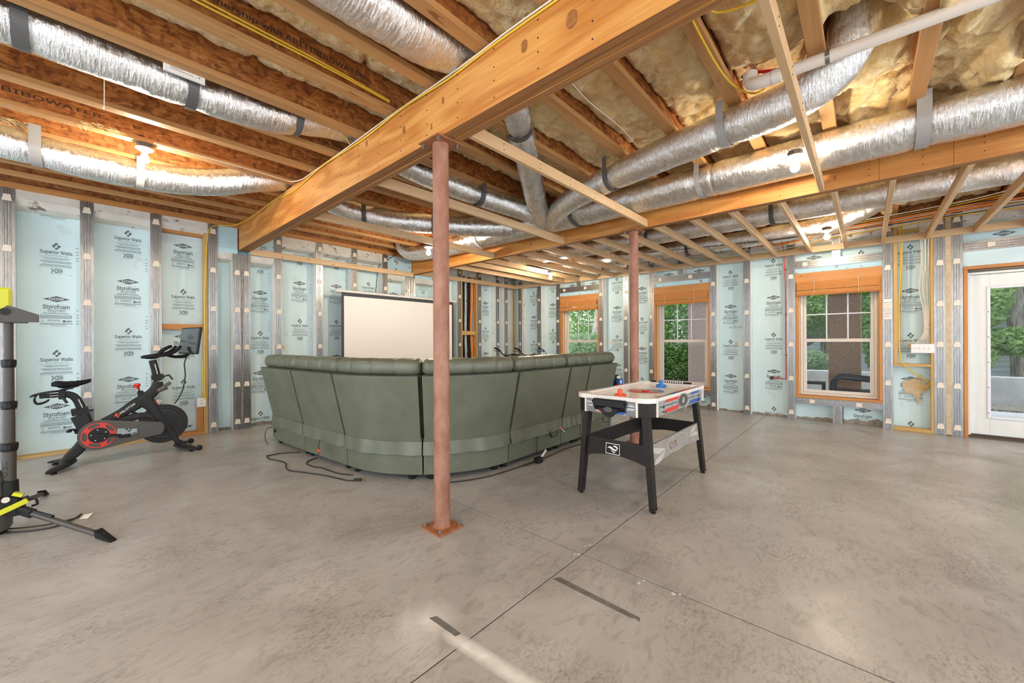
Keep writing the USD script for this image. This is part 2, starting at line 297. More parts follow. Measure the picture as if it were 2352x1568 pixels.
leafmat('leaf_dark', [(0, (.30, .48, .17)), (.5, (.50, .68, .30)), (.85, (.72, .82, .52)), (1, (.88, .84, .26))])
usdkit.material(stage, W + '/Looks/glass', {'t': ('transparent_bsdf', dict(color=(.97, .985, .98))), 'g': ('glossy_bsdf', dict(color=(.9, .9, .9), roughness=.02)), 'f': ('fresnel', dict(IOR=1.18)), 'm': ('mix_closure', {})},
    [('f.fac', 'm.fac'), ('t.BSDF', 'm.closure1'), ('g.BSDF', 'm.closure2')], 'm.closure')
for nm_, k_ in (('bulb_glow', 1.0), ('bulb_soft', .5), ('bulb_bright', 1.7)): usdkit.material(stage, f'{W}/Looks/{nm_}', {'e': ('emission', dict(color=(1.0, .86, .66), strength=BULB_POWER * k_))}, [], 'e.emission')
mk('bottle_clear', (.75, .74, .72), rough=.1, transmission_weight=.6)
mk('table_art', (.10, .10, .10), (.35, .33, .30), sc=(9, 9, 9), rough=.15)
# ================================================================== ROOM SHELL
YL, XR, REC, TOPZ = 6.58, 7.43, 0.17, 2.83                        # left wall stud faces y=YL, window wall stud faces x=XR
XMIN, YMIN = -3.2, -4.2
# ---- floor: saw-cut slab panels
floor = thing('floor', 'grey troweled concrete basement floor with saw-cut joints', None, kind='structure')
xs = [XMIN, -.77, 1.95, 4.67, XR + .35]; ys = [YMIN, -1.40, 1.217, 3.83, YL + .3]
for i in range(4):
    for j in range(4):
        put(floor, 'slab_panel', bx(xs[i] + .0028, xs[i + 1] - .0028, ys[j] + .0028, ys[j + 1] - .0028, -.10, 0, .0014), 'concrete')
put(floor, 'joint_bed', bx(XMIN, XR + .35, YMIN, YL + .3, -.16, -.002), 'joint_dark')
# ---- things lying on the slab
tp = [(1.640, 1.205), (1.676, 1.180), (1.664, .745), (1.640, .738), (1.646, .76), (1.637, .775)]
solo('tape_strip', extr(Polygon(tp), .0012, lambda u, v, w: (u, v, w + .0002)), 'tape_dark', 'dark strip of tape residue on the floor right of the paint overspray', 'tape mark')
tp = [(1.045, 1.44), (1.075, 1.425), (1.078, 1.265), (1.052, 1.27)]
solo('tape_strip', extr(Polygon(tp), .0012, lambda u, v, w: (u, v, w + .0002)), 'tape_dark', 'short dark tape residue inside the pale paint overspray near the bottom edge', 'tape mark')
sp = []
for k in range(46):
    a = RNG.uniform(0, 6.28); rr = abs(RNG.normal(0, .05)); c = (1.035 + rr * math.cos(a), 1.43 + rr * math.sin(a)); sp.append(Point(c).buffer(RNG.uniform(.001, .004), 5))
core = unary_union([Point(1.03, 1.43).buffer(.21, 20), LineString([(1.03, 1.43), (1.05, 1.2), (1.10, .80)]).buffer(.05, 8)])
S_ = 'math'
usdkit.material(stage, W + '/Looks/overspray', {'t': ('texture_coordinate', {}), 's': ('separate_xyz', {}), 'n': ('noise_texture', dict(scale=14.0, detail=6, roughness=.7)),
    'lx': (S_, dict(math_type='multiply_add', value2=.085, value3=-.122 - 1.03)), 'dx': (S_, dict(math_type='add')), 'ax': (S_, dict(math_type='absolute')), 'sx': ('map_range', dict(from_min=.010, from_max=.042, to_min=.8, to_max=0.0, clamp=True)),
    'cut': ('map_range', dict(from_min=1.25, from_max=1.36, to_min=1.0, to_max=0.0, clamp=True)), 'mx': (S_, dict(math_type='multiply')),
    'd': ('vector_math', dict(math_type='distance', vector2=(1.03, 1.43, 0))), 'sd': ('map_range', dict(from_min=.0, from_max=.17, to_min=.88, to_max=0.0, clamp=True)), 'pw': (S_, dict(math_type='power', value2=1.6)),
    'mm': (S_, dict(math_type='maximum')), 'nr': ('map_range', dict(from_min=.3, from_max=.65, to_min=.45, to_max=1.1)), 'f': (S_, dict(math_type='multiply', use_clamp=True)),
    'p': ('principled_bsdf', dict(base_color=(.88, .85, .80), roughness=.7)), 'tr': ('transparent_bsdf', {}), 'x': ('mix_closure', {})},
    [('t.object', 's.vector'), ('t.object', 'n.vector'), ('s.y', 'lx.value1'), ('s.x', 'dx.value1'), ('lx.value', 'dx.value2'), ('dx.value', 'ax.value1'), ('ax.value', 'sx.value'), ('s.y', 'cut.value'), ('sx.result', 'mx.value1'), ('cut.result', 'mx.value2'),
     ('t.object', 'd.vector1'), ('d.value', 'sd.value'), ('sd.result', 'pw.value1'), ('pw.value', 'mm.value1'), ('mx.value', 'mm.value2'), ('n.fac', 'nr.value'), ('mm.value', 'f.value1'), ('nr.result', 'f.value2'), ('f.value', 'x.fac'), ('tr.BSDF', 'x.closure1'), ('p.BSDF', 'x.closure2')], 'x.closure')
solo('paint_overspray', extr(core, .0004, lambda u, v, w: (u, v, w + .0001)), 'overspray', 'white paint overspray streak on the concrete at the bottom of the picture', 'paint mark')
ch = [Point(x, 1.217 + dy).buffer(r, 6) for x, dy, r in ((2.06, .02, .007), (2.03, .03, .005), (1.93, .015, .010), (1.915, .03, .006), (1.90, -.36, .008), (1.935, -.37, .006), (1.93, -.52, .010), (1.945, -.545, .005), (1.96, .30, .004))]
for g in ch: solo('plaster_chip', extr(g, .0015, lambda u, v, w: (u, v, w + .0001)), 'paint_white', 'tiny white plaster chip beside a floor joint', 'chip', 'white chips along the floor joints')

# ---- wall print blocks (flat print in 2D, origin = block's left, top)
def words(rng, x0, x1, y, h, gap=.004, ind=0):
    out, x = [], x0 + ind
    while x < x1 - .006:
        w = rng.uniform(.008, .026); out.append(sbox(x, y - h, min(x + w, x1), y)); x += w + gap
    return out
def block_a():                                                   # Superior Walls block, .37 wide
    r = random.Random(3); ink, fine = [], []
    c, q = .185, .042
    d = Polygon([(c, 0), (c + .052, -q), (c, -2 * q), (c - .052, -q)])
    s = LineString([(c + .040, -.020), (c + .010, -.030), (c - .012, -.042), (c + .012, -.050), (c - .012, -.058), (c - .040, -.066)]).buffer(.0055, cap_style=2)
    ink.append(d.difference(s)); ink.append(mv(text('Superior Walls', .036, True, .37), 0, -.128))
    fine.append(mv(text('www.superiorwalls.com', .009, True, .27), .05, -.152))
    fine += [sbox(0, -.166, .37, -.1635)]
    for y, a, b in ((-.176, .03, .34), (-.186, .06, .31), (-.206, .01, .36), (-.216, .01, .36), (-.226, .04, .35), (-.246, .03, .36), (-.256, 0, .37), (-.266, 0, .36)): fine += words(r, a, b, y, .0058)
    fine.append(sbox(0, -.282, .37, -.2805))
    x = unary_union([Polygon([(.115, -.292), (.135, -.292), (.165, -.316), (.135, -.340), (.115, -.340), (.14, -.316)]), sbox(.165, -.340, .255, -.292).difference(unary_union([sbox(.205, -.303, .26, -.298), sbox(.205, -.32, .24, -.314), sbox(.205, -.336, .26, -.331)])).difference(Point(.185, -.316).buffer(.011))])
    fine.append(x); fine += words(r, .12, .25, -.347, .005); fine.append(sbox(.33, -.358, .37, -.354))
    return unary_union(ink), unary_union(fine)
def block_b():                                                   # diamond / Styrofoam block
    r = random.Random(5); ink, fine = [], []
    d = Polygon([(.185, 0), (.34, -.034), (.185, -.068), (.03, -.034)])
    t = text('DOW', .026, True, .17); ink.append(d.difference(mv(t, .10, -.047)))
    ink.append(mv(text('Styrofoam', .044, True, .305), .03, -.142)); ink += [sbox(.21 + k * .024, -.092, .216 + k * .024, -.087) for k in range(5)]
    ink.append(mv(text('UTILITYFIT', .023, True, .205), .085, -.178)); fine += words(r, .035, .325, -.188, .008, .003)
    fine += words(r, 0, .37, -.203, .003, .001)
    for y in (-.214, -.222, -.230, -.238, -.246): fine += words(r, 0, .36, y, .0052)
    fine.append(Point(.025, -.274).buffer(.018).difference(Point(.025, -.274).buffer(.0155))); fine.append(mv(text('UL', .011, True), .016, -.280))
    for y in (-.262, -.270, -.278): fine += words(r, .08, .23, y, .0048)
    ink += [sbox(.255, -.292, .285, -.268)]; fine += [sbox(.29, -.280, .36, -.272), sbox(.29, -.290, .355, -.283)]
    for y in (-.300, -.308, -.316): fine += words(r, 0, .37 if y > -.31 else .30, y, .005)
    fine += words(r, .12, .28, -.328, .006); fine.append(sbox(0, -.345, .36, -.3435))
    return unary_union(ink), unary_union(fine)
BW = .24
BLK = [tuple(poly2(affinity.scale(g, BW / .37, 1, origin=(0, 0))) for g in bk()) for bk in (block_a, block_b)]
WLm = lambda s, o, z: np.array([s, YL - o, z])                    # wall coordinates: s to the right, o into the room
WRm = lambda s, o, z: np.array([XR - o, -s, z])
def wb(M, s0, s1, o0, o1, z0, z1, bev=0):
    a, b = M(s0, o0, z0), M(s1, o1, z1); return bx(a[0], b[0], a[1], b[1], a[2], b[2], bev)
def clipped(v2, f, s0, s1, z0, z1):                               # keep whole triangles inside the panel
    t = v2[f]; ok = (t[:, :, 0].min(1) > s0) & (t[:, :, 0].max(1) < s1) & (t[:, :, 1].min(1) > z0) & (t[:, :, 1].max(1) < z1)
    return f[ok]
def panel(wall, M, s0, s1, z0, z1, o=-REC, phase=0, off=.5, prints=True, th=.05, sheet=.9):
    p = put(wall, 'foam_panel', wb(M, s0, s1, o - th, o, z0, z1), 'foam_blue')
    if not prints: return p
    for kind in (0, 1):
        acc_v, acc_f, n = [], [], 0
        for k in range(-1, 7):
            zt = phase + k * .60
            bi = k % 2
            v, f = BLK[bi][kind]; w = v.copy(); x0 = s0 + (s1 - s0 - BW) * off; w[:, 0] += x0; w[:, 1] += zt
            f2 = clipped(w, f, s0 + .002, s1 - .002, z0 + .002, z1 - .002)
            if len(f2): acc_v.append(np.array([M(a, o + .0008, b) for a, b in w])); acc_f.append(f2 + n); n += len(w)
        if n: put(p, 'printed_lettering' if kind == 0 else 'printed_small_text', (np.vstack(acc_v), np.vstack(acc_f)), 'print_ink' if kind == 0 else 'print_fine')
    if s1 - s0 > .3:                                              # edge marks down the right side of the sheet
        fn = lambda a, b: M(a, o + .0008, b)
        marks = [sbox(s1 - .035, z, s1 - .015, z + .006) for q in np.arange(z0 + .45 + phase % .3, z1 - .2, .72) for z in (q, q + .03, q + .07, q + .10, q + .15)]
        if marks: put(p, 'edge_marks', flat(unary_union(marks), fn), 'print_ink')
    return p
CLIP_Z = [.085 + .523 * k for k in range(6)]
def stud(wall, M, s, z0=0, z1=TOPZ, w=.105, clips=True, face='galv', zc=None):
    b = put(wall, 'stud', wb(M, s - w / 2 + .006, s + w / 2 - .006, -REC - .02, -.004, z0, z1), 'foam_white')
    pr = [(-w / 2, -.004), (-w / 2, 0)]
    for c in (-.022, 0, .022): pr += [(c - .0055, 0), (c - .003, .005), (c + .003, .005), (c + .0055, 0)]
    pr += [(w / 2, 0), (w / 2, -.004)]
    put(b, 'metal_facing', loft([[M(s + a, o, z) for a, o in pr] for z in (z0 + .002, z1 - .002)]), face)
    if clips:
        for z in (zc if zc is not None else CLIP_Z):
            if z0 + .02 < z < z1 - .05:
                put(b, 'clip', extr(Polygon([(-.034, 0), (.034, 0), (.024, .066), (-.022, .066)]), .012, lambda u, v, q: M(s + u, .002 + q, z - .005 + v)), 'clip_white')
    return b
def rail(wall, M, s0, s1, z0, z1, clips=()):                      # horizontal metal-faced rail over / under an opening
    b = put(wall, 'rail', wb(M, s0, s1, -REC - .02, -.004, z0, z1), 'foam_white'); zm = (z0 + z1) / 2
    pr = [(z0, -.004), (z0, 0)]
    for c in (-.03, 0, .03): pr += [(zm + c - .0055, 0), (zm + c - .003, .005), (zm + c + .003, .005), (zm + c + .0055, 0)]
    pr += [(z1, 0), (z1, -.004)]
    put(b, 'metal_facing', loft([[M(s, o, z) for z, o in pr] for s in (s0 + .002, s1 - .002)]), 'galv')
    for s in clips: put(b, 'clip', extr(Polygon([(0, -.032), (0, .032), (.062, .024), (.062, -.024)]), .012, lambda u, v, q: M(s + u, .002 + q, zm + v)), 'clip_white')
def ledge(wall, M, s0, s1, z1=TOPZ, h=.19):
    pr = [(-REC - .02, z1 - h), (-REC, z1 - h), (-.045, z1 - h + .035), (-.006, z1 - h + .10), (-.006, z1), (-REC - .02, z1)]
    put(wall, 'concrete_ledge', loft([[M(s, o, z) for o, z in pr] for s in (s0, s1)]), 'foam_ledge')
def grout(wall, M, s0, s1, seed, z0=0, amp=.05, name='cement_smear', o=-REC):   # rough cement left along the foot of a panel
    r = np.random.default_rng(seed); s = np.linspace(s0, s1, 22); h = np.clip(amp * .3 + amp * meshkit.fbm(np.c_[s * 9, s * 0 + seed, s * 0]) * 1.3 - amp * .35 + r.uniform(0, .006, 22), .004, 1)
    g = Polygon([(s0, z0)] + list(zip(s, z0 + h)) + [(s1, z0)])
    put(wall, name, extr(g, .012, lambda u, v, q: M(u, o - .002 + q, v)), 'cement')

# ---- left wall
wl = thing('wall_left', 'left wall of pale blue foam panels between metal-faced studs', None, kind='structure')
SL = [-2.8, -2.21, -1.62, -1.05, -.46, .10, .685, 1.26, 1.535, 1.645, 2.06, 2.66, 3.245, 3.83, 4.31, 4.43, 5.02, 5.61, 6.205, 6.80, 7.10]
for i, s in enumerate(SL): stud(wl, WLm, s, z1=TOPZ if not (1.5 < s < 1.7 or 4.3 < s < 4.5) else 2.47)
ph = {0: 0, 4: -.05, 5: .21, 6: .74, 9: .20, 10: .40, 11: .41, 12: -.08, 14: .15, 15: .15}
for i in range(len(SL) - 1):
    a, b = SL[i] + .048, SL[i + 1] - .048
    if b - a < .05: continue
    pocket = i in (7, 8, 9, 14, 15)
    top = 2.38 if i in (7, 9, 13, 15) else TOPZ - .15
    if i == 13: top = 2.38
    wide = b - a > .36
    panel(wl, WLm, a, b, .02, top, phase=ph.get(i, .37), off={6: .5, 9: .65}.get(i, .72), prints=b - a > .24)
    if i in (7, 9, 13, 15):
        ledge(wl, WLm, a, b, 2.47, .12)
        put(wl, 'foam_block', wb(WLm, a, b, -REC - .02, -.01, 2.47, TOPZ), 'foam_smear')
    else: ledge(wl, WLm, a, b)
    grout(wl, WLm, a, b, 40 + i, amp=.045 if i in (7, 9) else .02)
for s0, s1 in ((1.487, 1.545), (1.70, 1.72), (4.26, 4.405), (4.52, 4.55)):
    put(wl, 'foam_block', wb(WLm, s0, s1, -REC - .02, -.012, 2.47, TOPZ), 'foam_smear')
put(wl, 'pocket_back', wb(WLm, 1.5, 1.75, -REC - .05, -REC + .02, 2.45, TOPZ), 'foam_smear')
put(wl, 'cement_smear', extr(Polygon([(1.583, .05), (1.597, .05), (1.602, .9), (1.607, 1.5), (1.612, 2.1), (1.60, 2.45), (1.585, 2.45), (1.578, 1.6), (1.588, .9)]), .01, lambda u, v, q: WLm(u, -.002 + q, v)), 'cement')
put(wl, 'outer_shell', bx(XMIN, XR + .3, YL + .235, YL + .3, -.05, 3.3), 'foam_white')
put(wl, 'sill_plate', bx(XMIN, XR, YL - .03, YL + .2, TOPZ, TOPZ + .058), 'cedar_x')
# timber framing in the third bay and around the pipes
for n, s0, s1, z0, z1, o0, o1, m in (('post', 1.165, 1.208, 0, 2.70, -.13, -.03, 'treated_z'), ('block', 1.10, 1.163, .04, .46, -.15, -.06, 'cedar_z'), ('crosspiece', .742, 1.163, 2.64, 2.685, -.15, -.05, 'cedar_x'),
    ('crosspiece', .742, 1.163, 1.395, 1.465, -.15, -.06, 'cedar_x'), ('floor_plate', .742, 1.163, 0, .045, -.15, -.03, 'cedar_x'), ('post', 5.665, 5.70, 0, TOPZ, -.10, -.004, 'treated_z'), ('post', 6.115, 6.15, 0, TOPZ, -.10, -.004, 'treated_z'), ('crosspiece', 5.70, 6.115, 1.37, 1.46, -.09, -.05, 'treated_x'), ('edge_strip', 7.565, 7.60, 0, TOPZ, -.168, -.13, 'treated_z')):
    put(wl, n, wb(WLm, s0, s1, o0, o1, z0, z1, .003), m)
wedge = Polygon([(.16, 0), (.62, 0), (.62, .035), (.16, .05)])
put(wl, 'floor_plate', wb(WLm, -.41, .05, -REC, -.05, 0, .025), 'treated_x')
put(wl, 'floor_plate', wb(WLm, .16, .63, -REC, -.05, 0, .025), 'treated_x')

# ---- window wall
wr = thing('wall_right', 'right wall of pale blue foam panels with three windows and a glazed door', None, kind='structure')
SR = [-6.41, -5.81, -5.26, -4.16, -3.60, -3.08, -1.98, -1.47, -.87, .215, .70, .845, 1.97, 2.56, 3.15, 3.74, 4.2]   # s = -y
for s in SR: stud(wr, WRm, s, face='galv')
phr = {0: .05, 1: .32, 3: .15, 4: .50, 6: .04, 7: .15, 9: .12, 12: .3}
def openbay(i): return i in (2, 5, 8, 11)
for i in range(len(SR) - 1):
    a, b = SR[i] + .048, SR[i + 1] - .048
    if b - a < .06: put(wr, 'spray_foam_strip', wb(WRm, SR[i] + .05, SR[i + 1] - .05, -REC, .004, .01, TOPZ), 'spray_foam'); continue
    if not openbay(i):
        panel(wr, WRm, a, b, .02, TOPZ - .15, phase=phr.get(i, .2), off={6: .36, 7: .68, 9: .40}.get(i, .5)); ledge(wr, WRm, a, b); grout(wr, WRm, a, b, 70 + i, amp=.05)
    elif i == 11:                                                 # door bay
        panel(wr, WRm, a, b, 2.43, TOPZ - .15, phase=.75, off=.3); ledge(wr, WRm, a, b); rail(wr, WRm, a, b, 2.31, 2.43, (a + .20,))
        put(wr, 'foam_block', wb(WRm, a, b, -REC - .02, -.02, 2.13, 2.31), 'foam_blue')
    else:                                                         # window bays
        m = (a + b) / 2
        panel(wr, WRm, a, m - .05, 2.43, TOPZ - .15, phase=.72, off=.5); panel(wr, WRm, m + .05, b, 2.43, TOPZ - .15, phase=.72 + (.6 if i == 8 else 0), off=.5); ledge(wr, WRm, a, b)
        stud(wr, WRm, m, 2.43, TOPZ - .02, w=.10, clips=False); rail(wr, WRm, a, b, 2.315, 2.43, (a + .10, b - .36))
        put(wr, 'foam_block', wb(WRm, a, b, -REC - .02, -.03, 2.24, 2.315), 'foam_smear')
        rail(wr, WRm, a, b, .255, .345, (a + .18, b - .28)); stud(wr, WRm, m + .01, 0, .255, w=.11, clips=False)
        panel(wr, WRm, a, m - .05, .02, .255, phase=.20, off=.5, prints=False); panel(wr, WRm, m + .07, b, .02, .255, phase=-.36, off=.5); grout(wr, WRm, a, m - .05, 90 + i, amp=.05); grout(wr, WRm, m + .07, b, 95 + i, amp=.09)
put(wr, 'corner_panel', bx(XR + REC, XR + REC + .05, 6.45, YL + REC, .02, TOPZ), 'foam_blue')
for a0, a1, z0, z1 in ((-99, -5.21, 0, 3.3), (-5.21, -4.21, 0, .30), (-5.21, -4.21, 2.24, 3.3), (-4.21, -3.03, 0, 3.3), (-3.03, -2.03, 0, .30), (-3.03, -2.03, 2.24, 3.3), (-2.03, -.82, 0, 3.3), (-.82, .165, 0, .30), (-.82, .165, 2.24, 3.3), (.165, .90, 0, 3.3), (.90, 1.92, 2.13, 3.3), (1.92, 99, 0, 3.3)):
    a0, a1 = max(a0, -YL - .3), min(a1, -YMIN)
    put(wr, 'outer_shell', wb(WRm, a0, a1, -.30, -.235, z0 - .05 if z0 == 0 else z0, z1), 'foam_white')
put(wr, 'sill_plate', wb(WRm, -YL, -YMIN, -.2, .03, TOPZ, TOPZ + .058), 'cedar_y')
for n, s0, s1, z0, z1, o0, o1, m in (('post', .27, .312, .90, 2.83, -.10, -.01, 'treated_z'), ('post', .618, .655, 0, 2.83, -.10, -.005, 'treated_z'), ('crosspiece', .27, .62, .865, .90, -.10, -.005, 'treated_y'), ('floor_plate', .27, .62, 0, .045, -.14, -.01, 'treated_y'), ('crosspiece', .312, .62, 2.66, 2.70, -.12, -.02, 'treated_y')):
    put(wr, n, wb(WRm, s0, s1, o0, o1, z0, z1, .003), m)
blob = [(.19 * math.cos(t) * (.78 + .09 * math.sin(3 * t + 1) + .03 * math.sin(11 * t)), .115 * math.sin(t) * (.9 + .06 * math.sin(5 * t) + .04 * math.sin(13 * t))) for t in np.linspace(0, 6.28, 40)]
g = unary_union([Polygon(blob), Polygon([(-.04, -.05), (.07, -.05), (.045, -.2), (.032, -.24), (.015, -.16)]), Polygon([(.04, .08), (.08, .08), (.07, .16), (.055, .16)])]).buffer(.012).buffer(-.012)
put(wr, 'spray_foam_patch', extr(g, .022, lambda u, v, q: WRm(.478 + u * .85, -REC + q, .585 + v)), 'spray_foam')
# handwriting on the foam
def pen(pts, w, M, s, z, o=-REC + .0014): return flat(unary_union([LineString(p).buffer(w) for p in pts]), lambda u, v: M(s + u, o, z + v))
put(wr, 'handwriting', pen([[(0, .012), (.03, .012)], [(.012, 0), (.022, .035), (.018, -.004)], [(.045, .032), (.065, .04), (.06, .02), (.045, .004), (.075, .004)], [(.085, .036), (.105, .006)], [(.105, .036), (.082, .006)], [(.125, .038), (.115, .018), (.15, .02)], [(.145, .04), (.14, 0)], [(.165, .034), (.185, .042), (.18, .02), (.16, .006), (.2, .01)]], .0018, WRm, -1.77, 1.43), 'cable_black')
put(wr, 'handwriting', pen([[(.0, .07), (.01, .0), (.0, -.07)], [(-.05, .0), (.05, .01)], [(.02, .06), (.07, .05), (.08, .0), (.04, -.04), (.0, -.03)]], .005, WRm, -4.02, .86), 'cable_black')
put(wr, 'handwriting', pen([[(.0, .0), (.0, .04)], [(.03, .05), (.03, .0)], [(.03, .05), (.06, .05)], [(.06, .0), (.09, .01)], [(-.03, .02), (-.05, .0), (-.03, -.02)]], .004, WRm, -4.02, 1.02), 'cable_black')
sheet = wb(WRm, .17, .255, .006, .008, 1.50, 1.80)
tg = thing('paper_tag', 'tall white printed paper label stuck on the metal stud right of the large window', 'label', WRm(.21, .006, 1.49)); put(tg, 'sheet', sheet, 'paper')
put(tg, 'print', flat(unary_union([sbox(.175, 1.795 - .012, .25, 1.795 - .002), sbox(.18, 1.728, .25, 1.733), sbox(.18, 1.71, .22, 1.714), sbox(.173, 1.64, .25, 1.642), Point(.185, 1.62).buffer(.006), sbox(.2, 1.615, .245, 1.62), sbox(.175, 1.56, .25, 1.562), sbox(.18, 1.58, .245, 1.586), sbox(.18, 1.54, .235, 1.545)]), lambda u, v: WRm(u, .0092, v)), 'print_ink')
for s, z, wall_, lab in ((-1.66, 1.165, WRm, 'small tan sticker on the foam panel between the middle and large windows'), (.43, 1.145, WRm, 'small tan sticker on the foam above the four-gang switch plate'), (-4.0, 1.2, WRm, 'small tan sticker on the foam panel left of the far steel post'), (2.18, 1.135, WLm, 'small tan sticker on the left wall foam left of the projector screen')):
    t = thing('sticker', lab, 'sticker', wall_(s, -REC + .001, z - .03)); put(t, 'paper', wb(wall_, s - .025, s + .025, -REC + .001, -REC + .002, z - .035, z + .035), 'label_tan'); put(t, 'print', flat(unary_union([sbox(s - .015, z - .01, s + .01, z - .004), sbox(s - .015, z + .008, s + .012, z + .014)]), lambda u, v: wall_(u, -REC + .0026, v)), 'print_fine')

# ---- ceiling: floor deck, I-joists, rim
JB, JF = 2.89, .085                                              # joist bottoms, flange width
ceil = thing('ceiling', 'unfinished ceiling of engineered wood joists under strand-board subfloor', None, kind='structure')
JY = [1.67 * (.2849 * k - .1337) - .04 for k in range(-8, 12)] + [5.45, 5.88, 6.28]
for i, xa in enumerate(np.arange(XMIN, XR + .3, 1.22)):
    put(ceil, 'subfloor_sheet', bx(xa + .002, min(xa + 1.218, XR + .3), YMIN, YL + .3, 3.232, 3.25), 'osb')
WEB = {}
for i, y in enumerate(JY):
    dark = 2.5 < y < 4.0
    j = put(ceil, 'joist', bx(XMIN, XR + .1, y - .006, y + .006, JB + .03, 3.20), 'osb'); WEB[i] = j
    put(j, 'bottom_flange', bx(XMIN, XR + .1, y - JF / 2, y + JF / 2, JB, JB + .038, .003), 'flange')
    put(j, 'top_flange', bx(XMIN, XR + .1, y - JF / 2, y + JF / 2, 3.193, 3.231), 'flange')
put(ceil, 'rim_board', bx(XR + .05, XR + .09, YMIN, YL, TOPZ + .058, 3.231), 'osb')
put(ceil, 'rim_board', bx(XMIN, XR, YL + .03, YL + .07, TOPZ + .058, 3.231), 'osb')
def web_print(i, s, x, z, h, wd):
    y = JY[i] - .0068; put(WEB[i], 'stencil_text', flat(text(s, h, True, wd), lambda u, v: np.array([x + u, y, z + v])), 'stencil')
web_print(18, 'in partnership with ABITIBIBOWATER', -1.30, 2.995, .030, 1.45)
web_print(14, 'in partnership with ABITIBIBOWATER', .35, 3.04, .032, 1.0)
web_print(16, 'ABITIBIBOWATER', -2.0, 3.0, .032, .8); web_print(10, 'in partnership with ABITIBIBOWATER', 1.9, 3.0, .030, 1.0); web_print(8, 'in partnership with ABITIBIBOWATER', 1.95, 3.0, .030, 1.0)

# ---- insulation batts, one per joist bay
ORD = ['first', 'second', 'third', 'fourth', 'fifth', 'sixth', 'seventh', 'eighth', 'ninth', 'tenth', 'eleventh', 'twelfth', 'thirteenth', 'fourteenth', 'fifteenth', 'sixteenth', 'seventeenth', 'eighteenth', 'nineteenth', 'twentieth', 'twenty-first', 'twenty-second']
NJ = len(JY)
HOLES = [(3.06, .05, .20), (4.02, 6.14, .2), (3.92, 6.14, .2)]
def batt(i, x0, x1, zb, amp, seed, ragged=0):
    y0, y1 = JY[i] + .012, JY[i + 1] - .012; nx, ny = int((x1 - x0) / .022), 20
    X, Y = np.meshgrid(np.linspace(x0, x1, nx), np.linspace(y0, y1, ny), indexing='ij')
    P = np.stack([X * 2.6, Y * 5, np.full_like(X, seed)], -1)
    Z = zb + amp * (meshkit.fbm(P * 1.3, 4, seed) - .5) * 2 + .030 * (meshkit.fbm(P * 6, 4, seed + 3) - .5) * 2
    e = np.minimum(np.arange(ny), np.arange(ny)[::-1]) / (ny / 2); Z += (.03 * (1 - e) ** 3)[None]
    for xc in np.arange(x0 + .5 + (seed % 5) * .12, x1, 1.18): Z += .045 * np.exp(-((X - xc - .03 * np.sin(Y * 20)) / .018) ** 2)
    if ragged:
        h = meshkit.fbm(np.stack([X * 2.1, Y * 3.2, np.full_like(X, seed + 9)], -1), 4, seed + 20); Z -= ragged * np.clip((h - .52) * 4, 0, 1) ** .7
        Z += ragged * .35 * np.clip((.42 - h) * 5, 0, 1)
        Y = Y + .02 * (meshkit.fbm(P * 3, 3, seed + 30) - .5)
    for hx, hy, hr in HOLES: Z += .3 * np.exp(-(((X - hx) ** 2 + (Y - hy) ** 2) / hr ** 2) ** 2)
    Z = np.clip(Z, JB - .06 if ragged else JB + .02, 3.20)
    R = np.concatenate([np.stack([X, Y, Z], -1), np.stack([X[:, ::-1], Y[:, ::-1], np.full_like(X, 3.23)], -1)], 1)
    return loft(R)
for i in range(5, NJ - 1):
    far = NJ - 2 - i; rg = 0; zb, am = 3.09, .022
    if JY[i] < 2.1: zb, am = 3.02, .04
    if i in (7, 8): rg = .17 if i == 8 else .20; zb = 2.985; am = .06
    if i in (9,): rg = .09; zb = 3.0
    if JY[i] < .1: zb, am = 3.00, .05
    if far <= 3: zb = 3.13
    lab = f'yellow fibreglass batt in the {ORD[far]} joist bay out from the left wall' if rg == 0 else f'torn sagging yellow fibreglass batt in the {ORD[far]} joist bay out from the left wall'
    solo('insulation_batt', batt(i, XMIN, XR, zb, am, 11 + i, rg), 'fibreglass', lab, 'insulation', smooth=True)
# loose tufts hanging below the joists
def tuft(x, y, z, L, sd):
    g = np.random.default_rng(sd); out = []
    for k in range(46):
        a = g.uniform(0, L); q = np.array([x + a, y + g.normal(0, .012), z + g.uniform(0, .03)]); d = np.array([g.uniform(.3, 1), g.normal(0, .3), -g.uniform(.1, .8)]); d *= g.uniform(.03, .085) / np.linalg.norm(d); w = g.uniform(.004, .011)
        out.append(tube([q, q + d * .5 + [0, 0, .006], q + d], np.array([w, w * .8, .0015]), 5, step=.012, sq=(1, .5)))
    return cat(out)
for x, y, z, L, lab in ((-.05, JY[16] - .03, 2.93, .16, 'loose tuft of fibreglass hanging under the strapped duct at upper left'), (.0, JY[18] - .04, 2.90, .26, 'loose tuft of fibreglass hanging left of the bright bulb at upper left'), (-.4, JY[19] - .04, 2.93, .2, 'loose tuft of fibreglass above the sagging duct by the left edge')):
    solo('insulation_tuft', tuft(x, y, z, L, int(x * 100) + 77), 'fibreglass', lab, 'insulation', smooth=True)

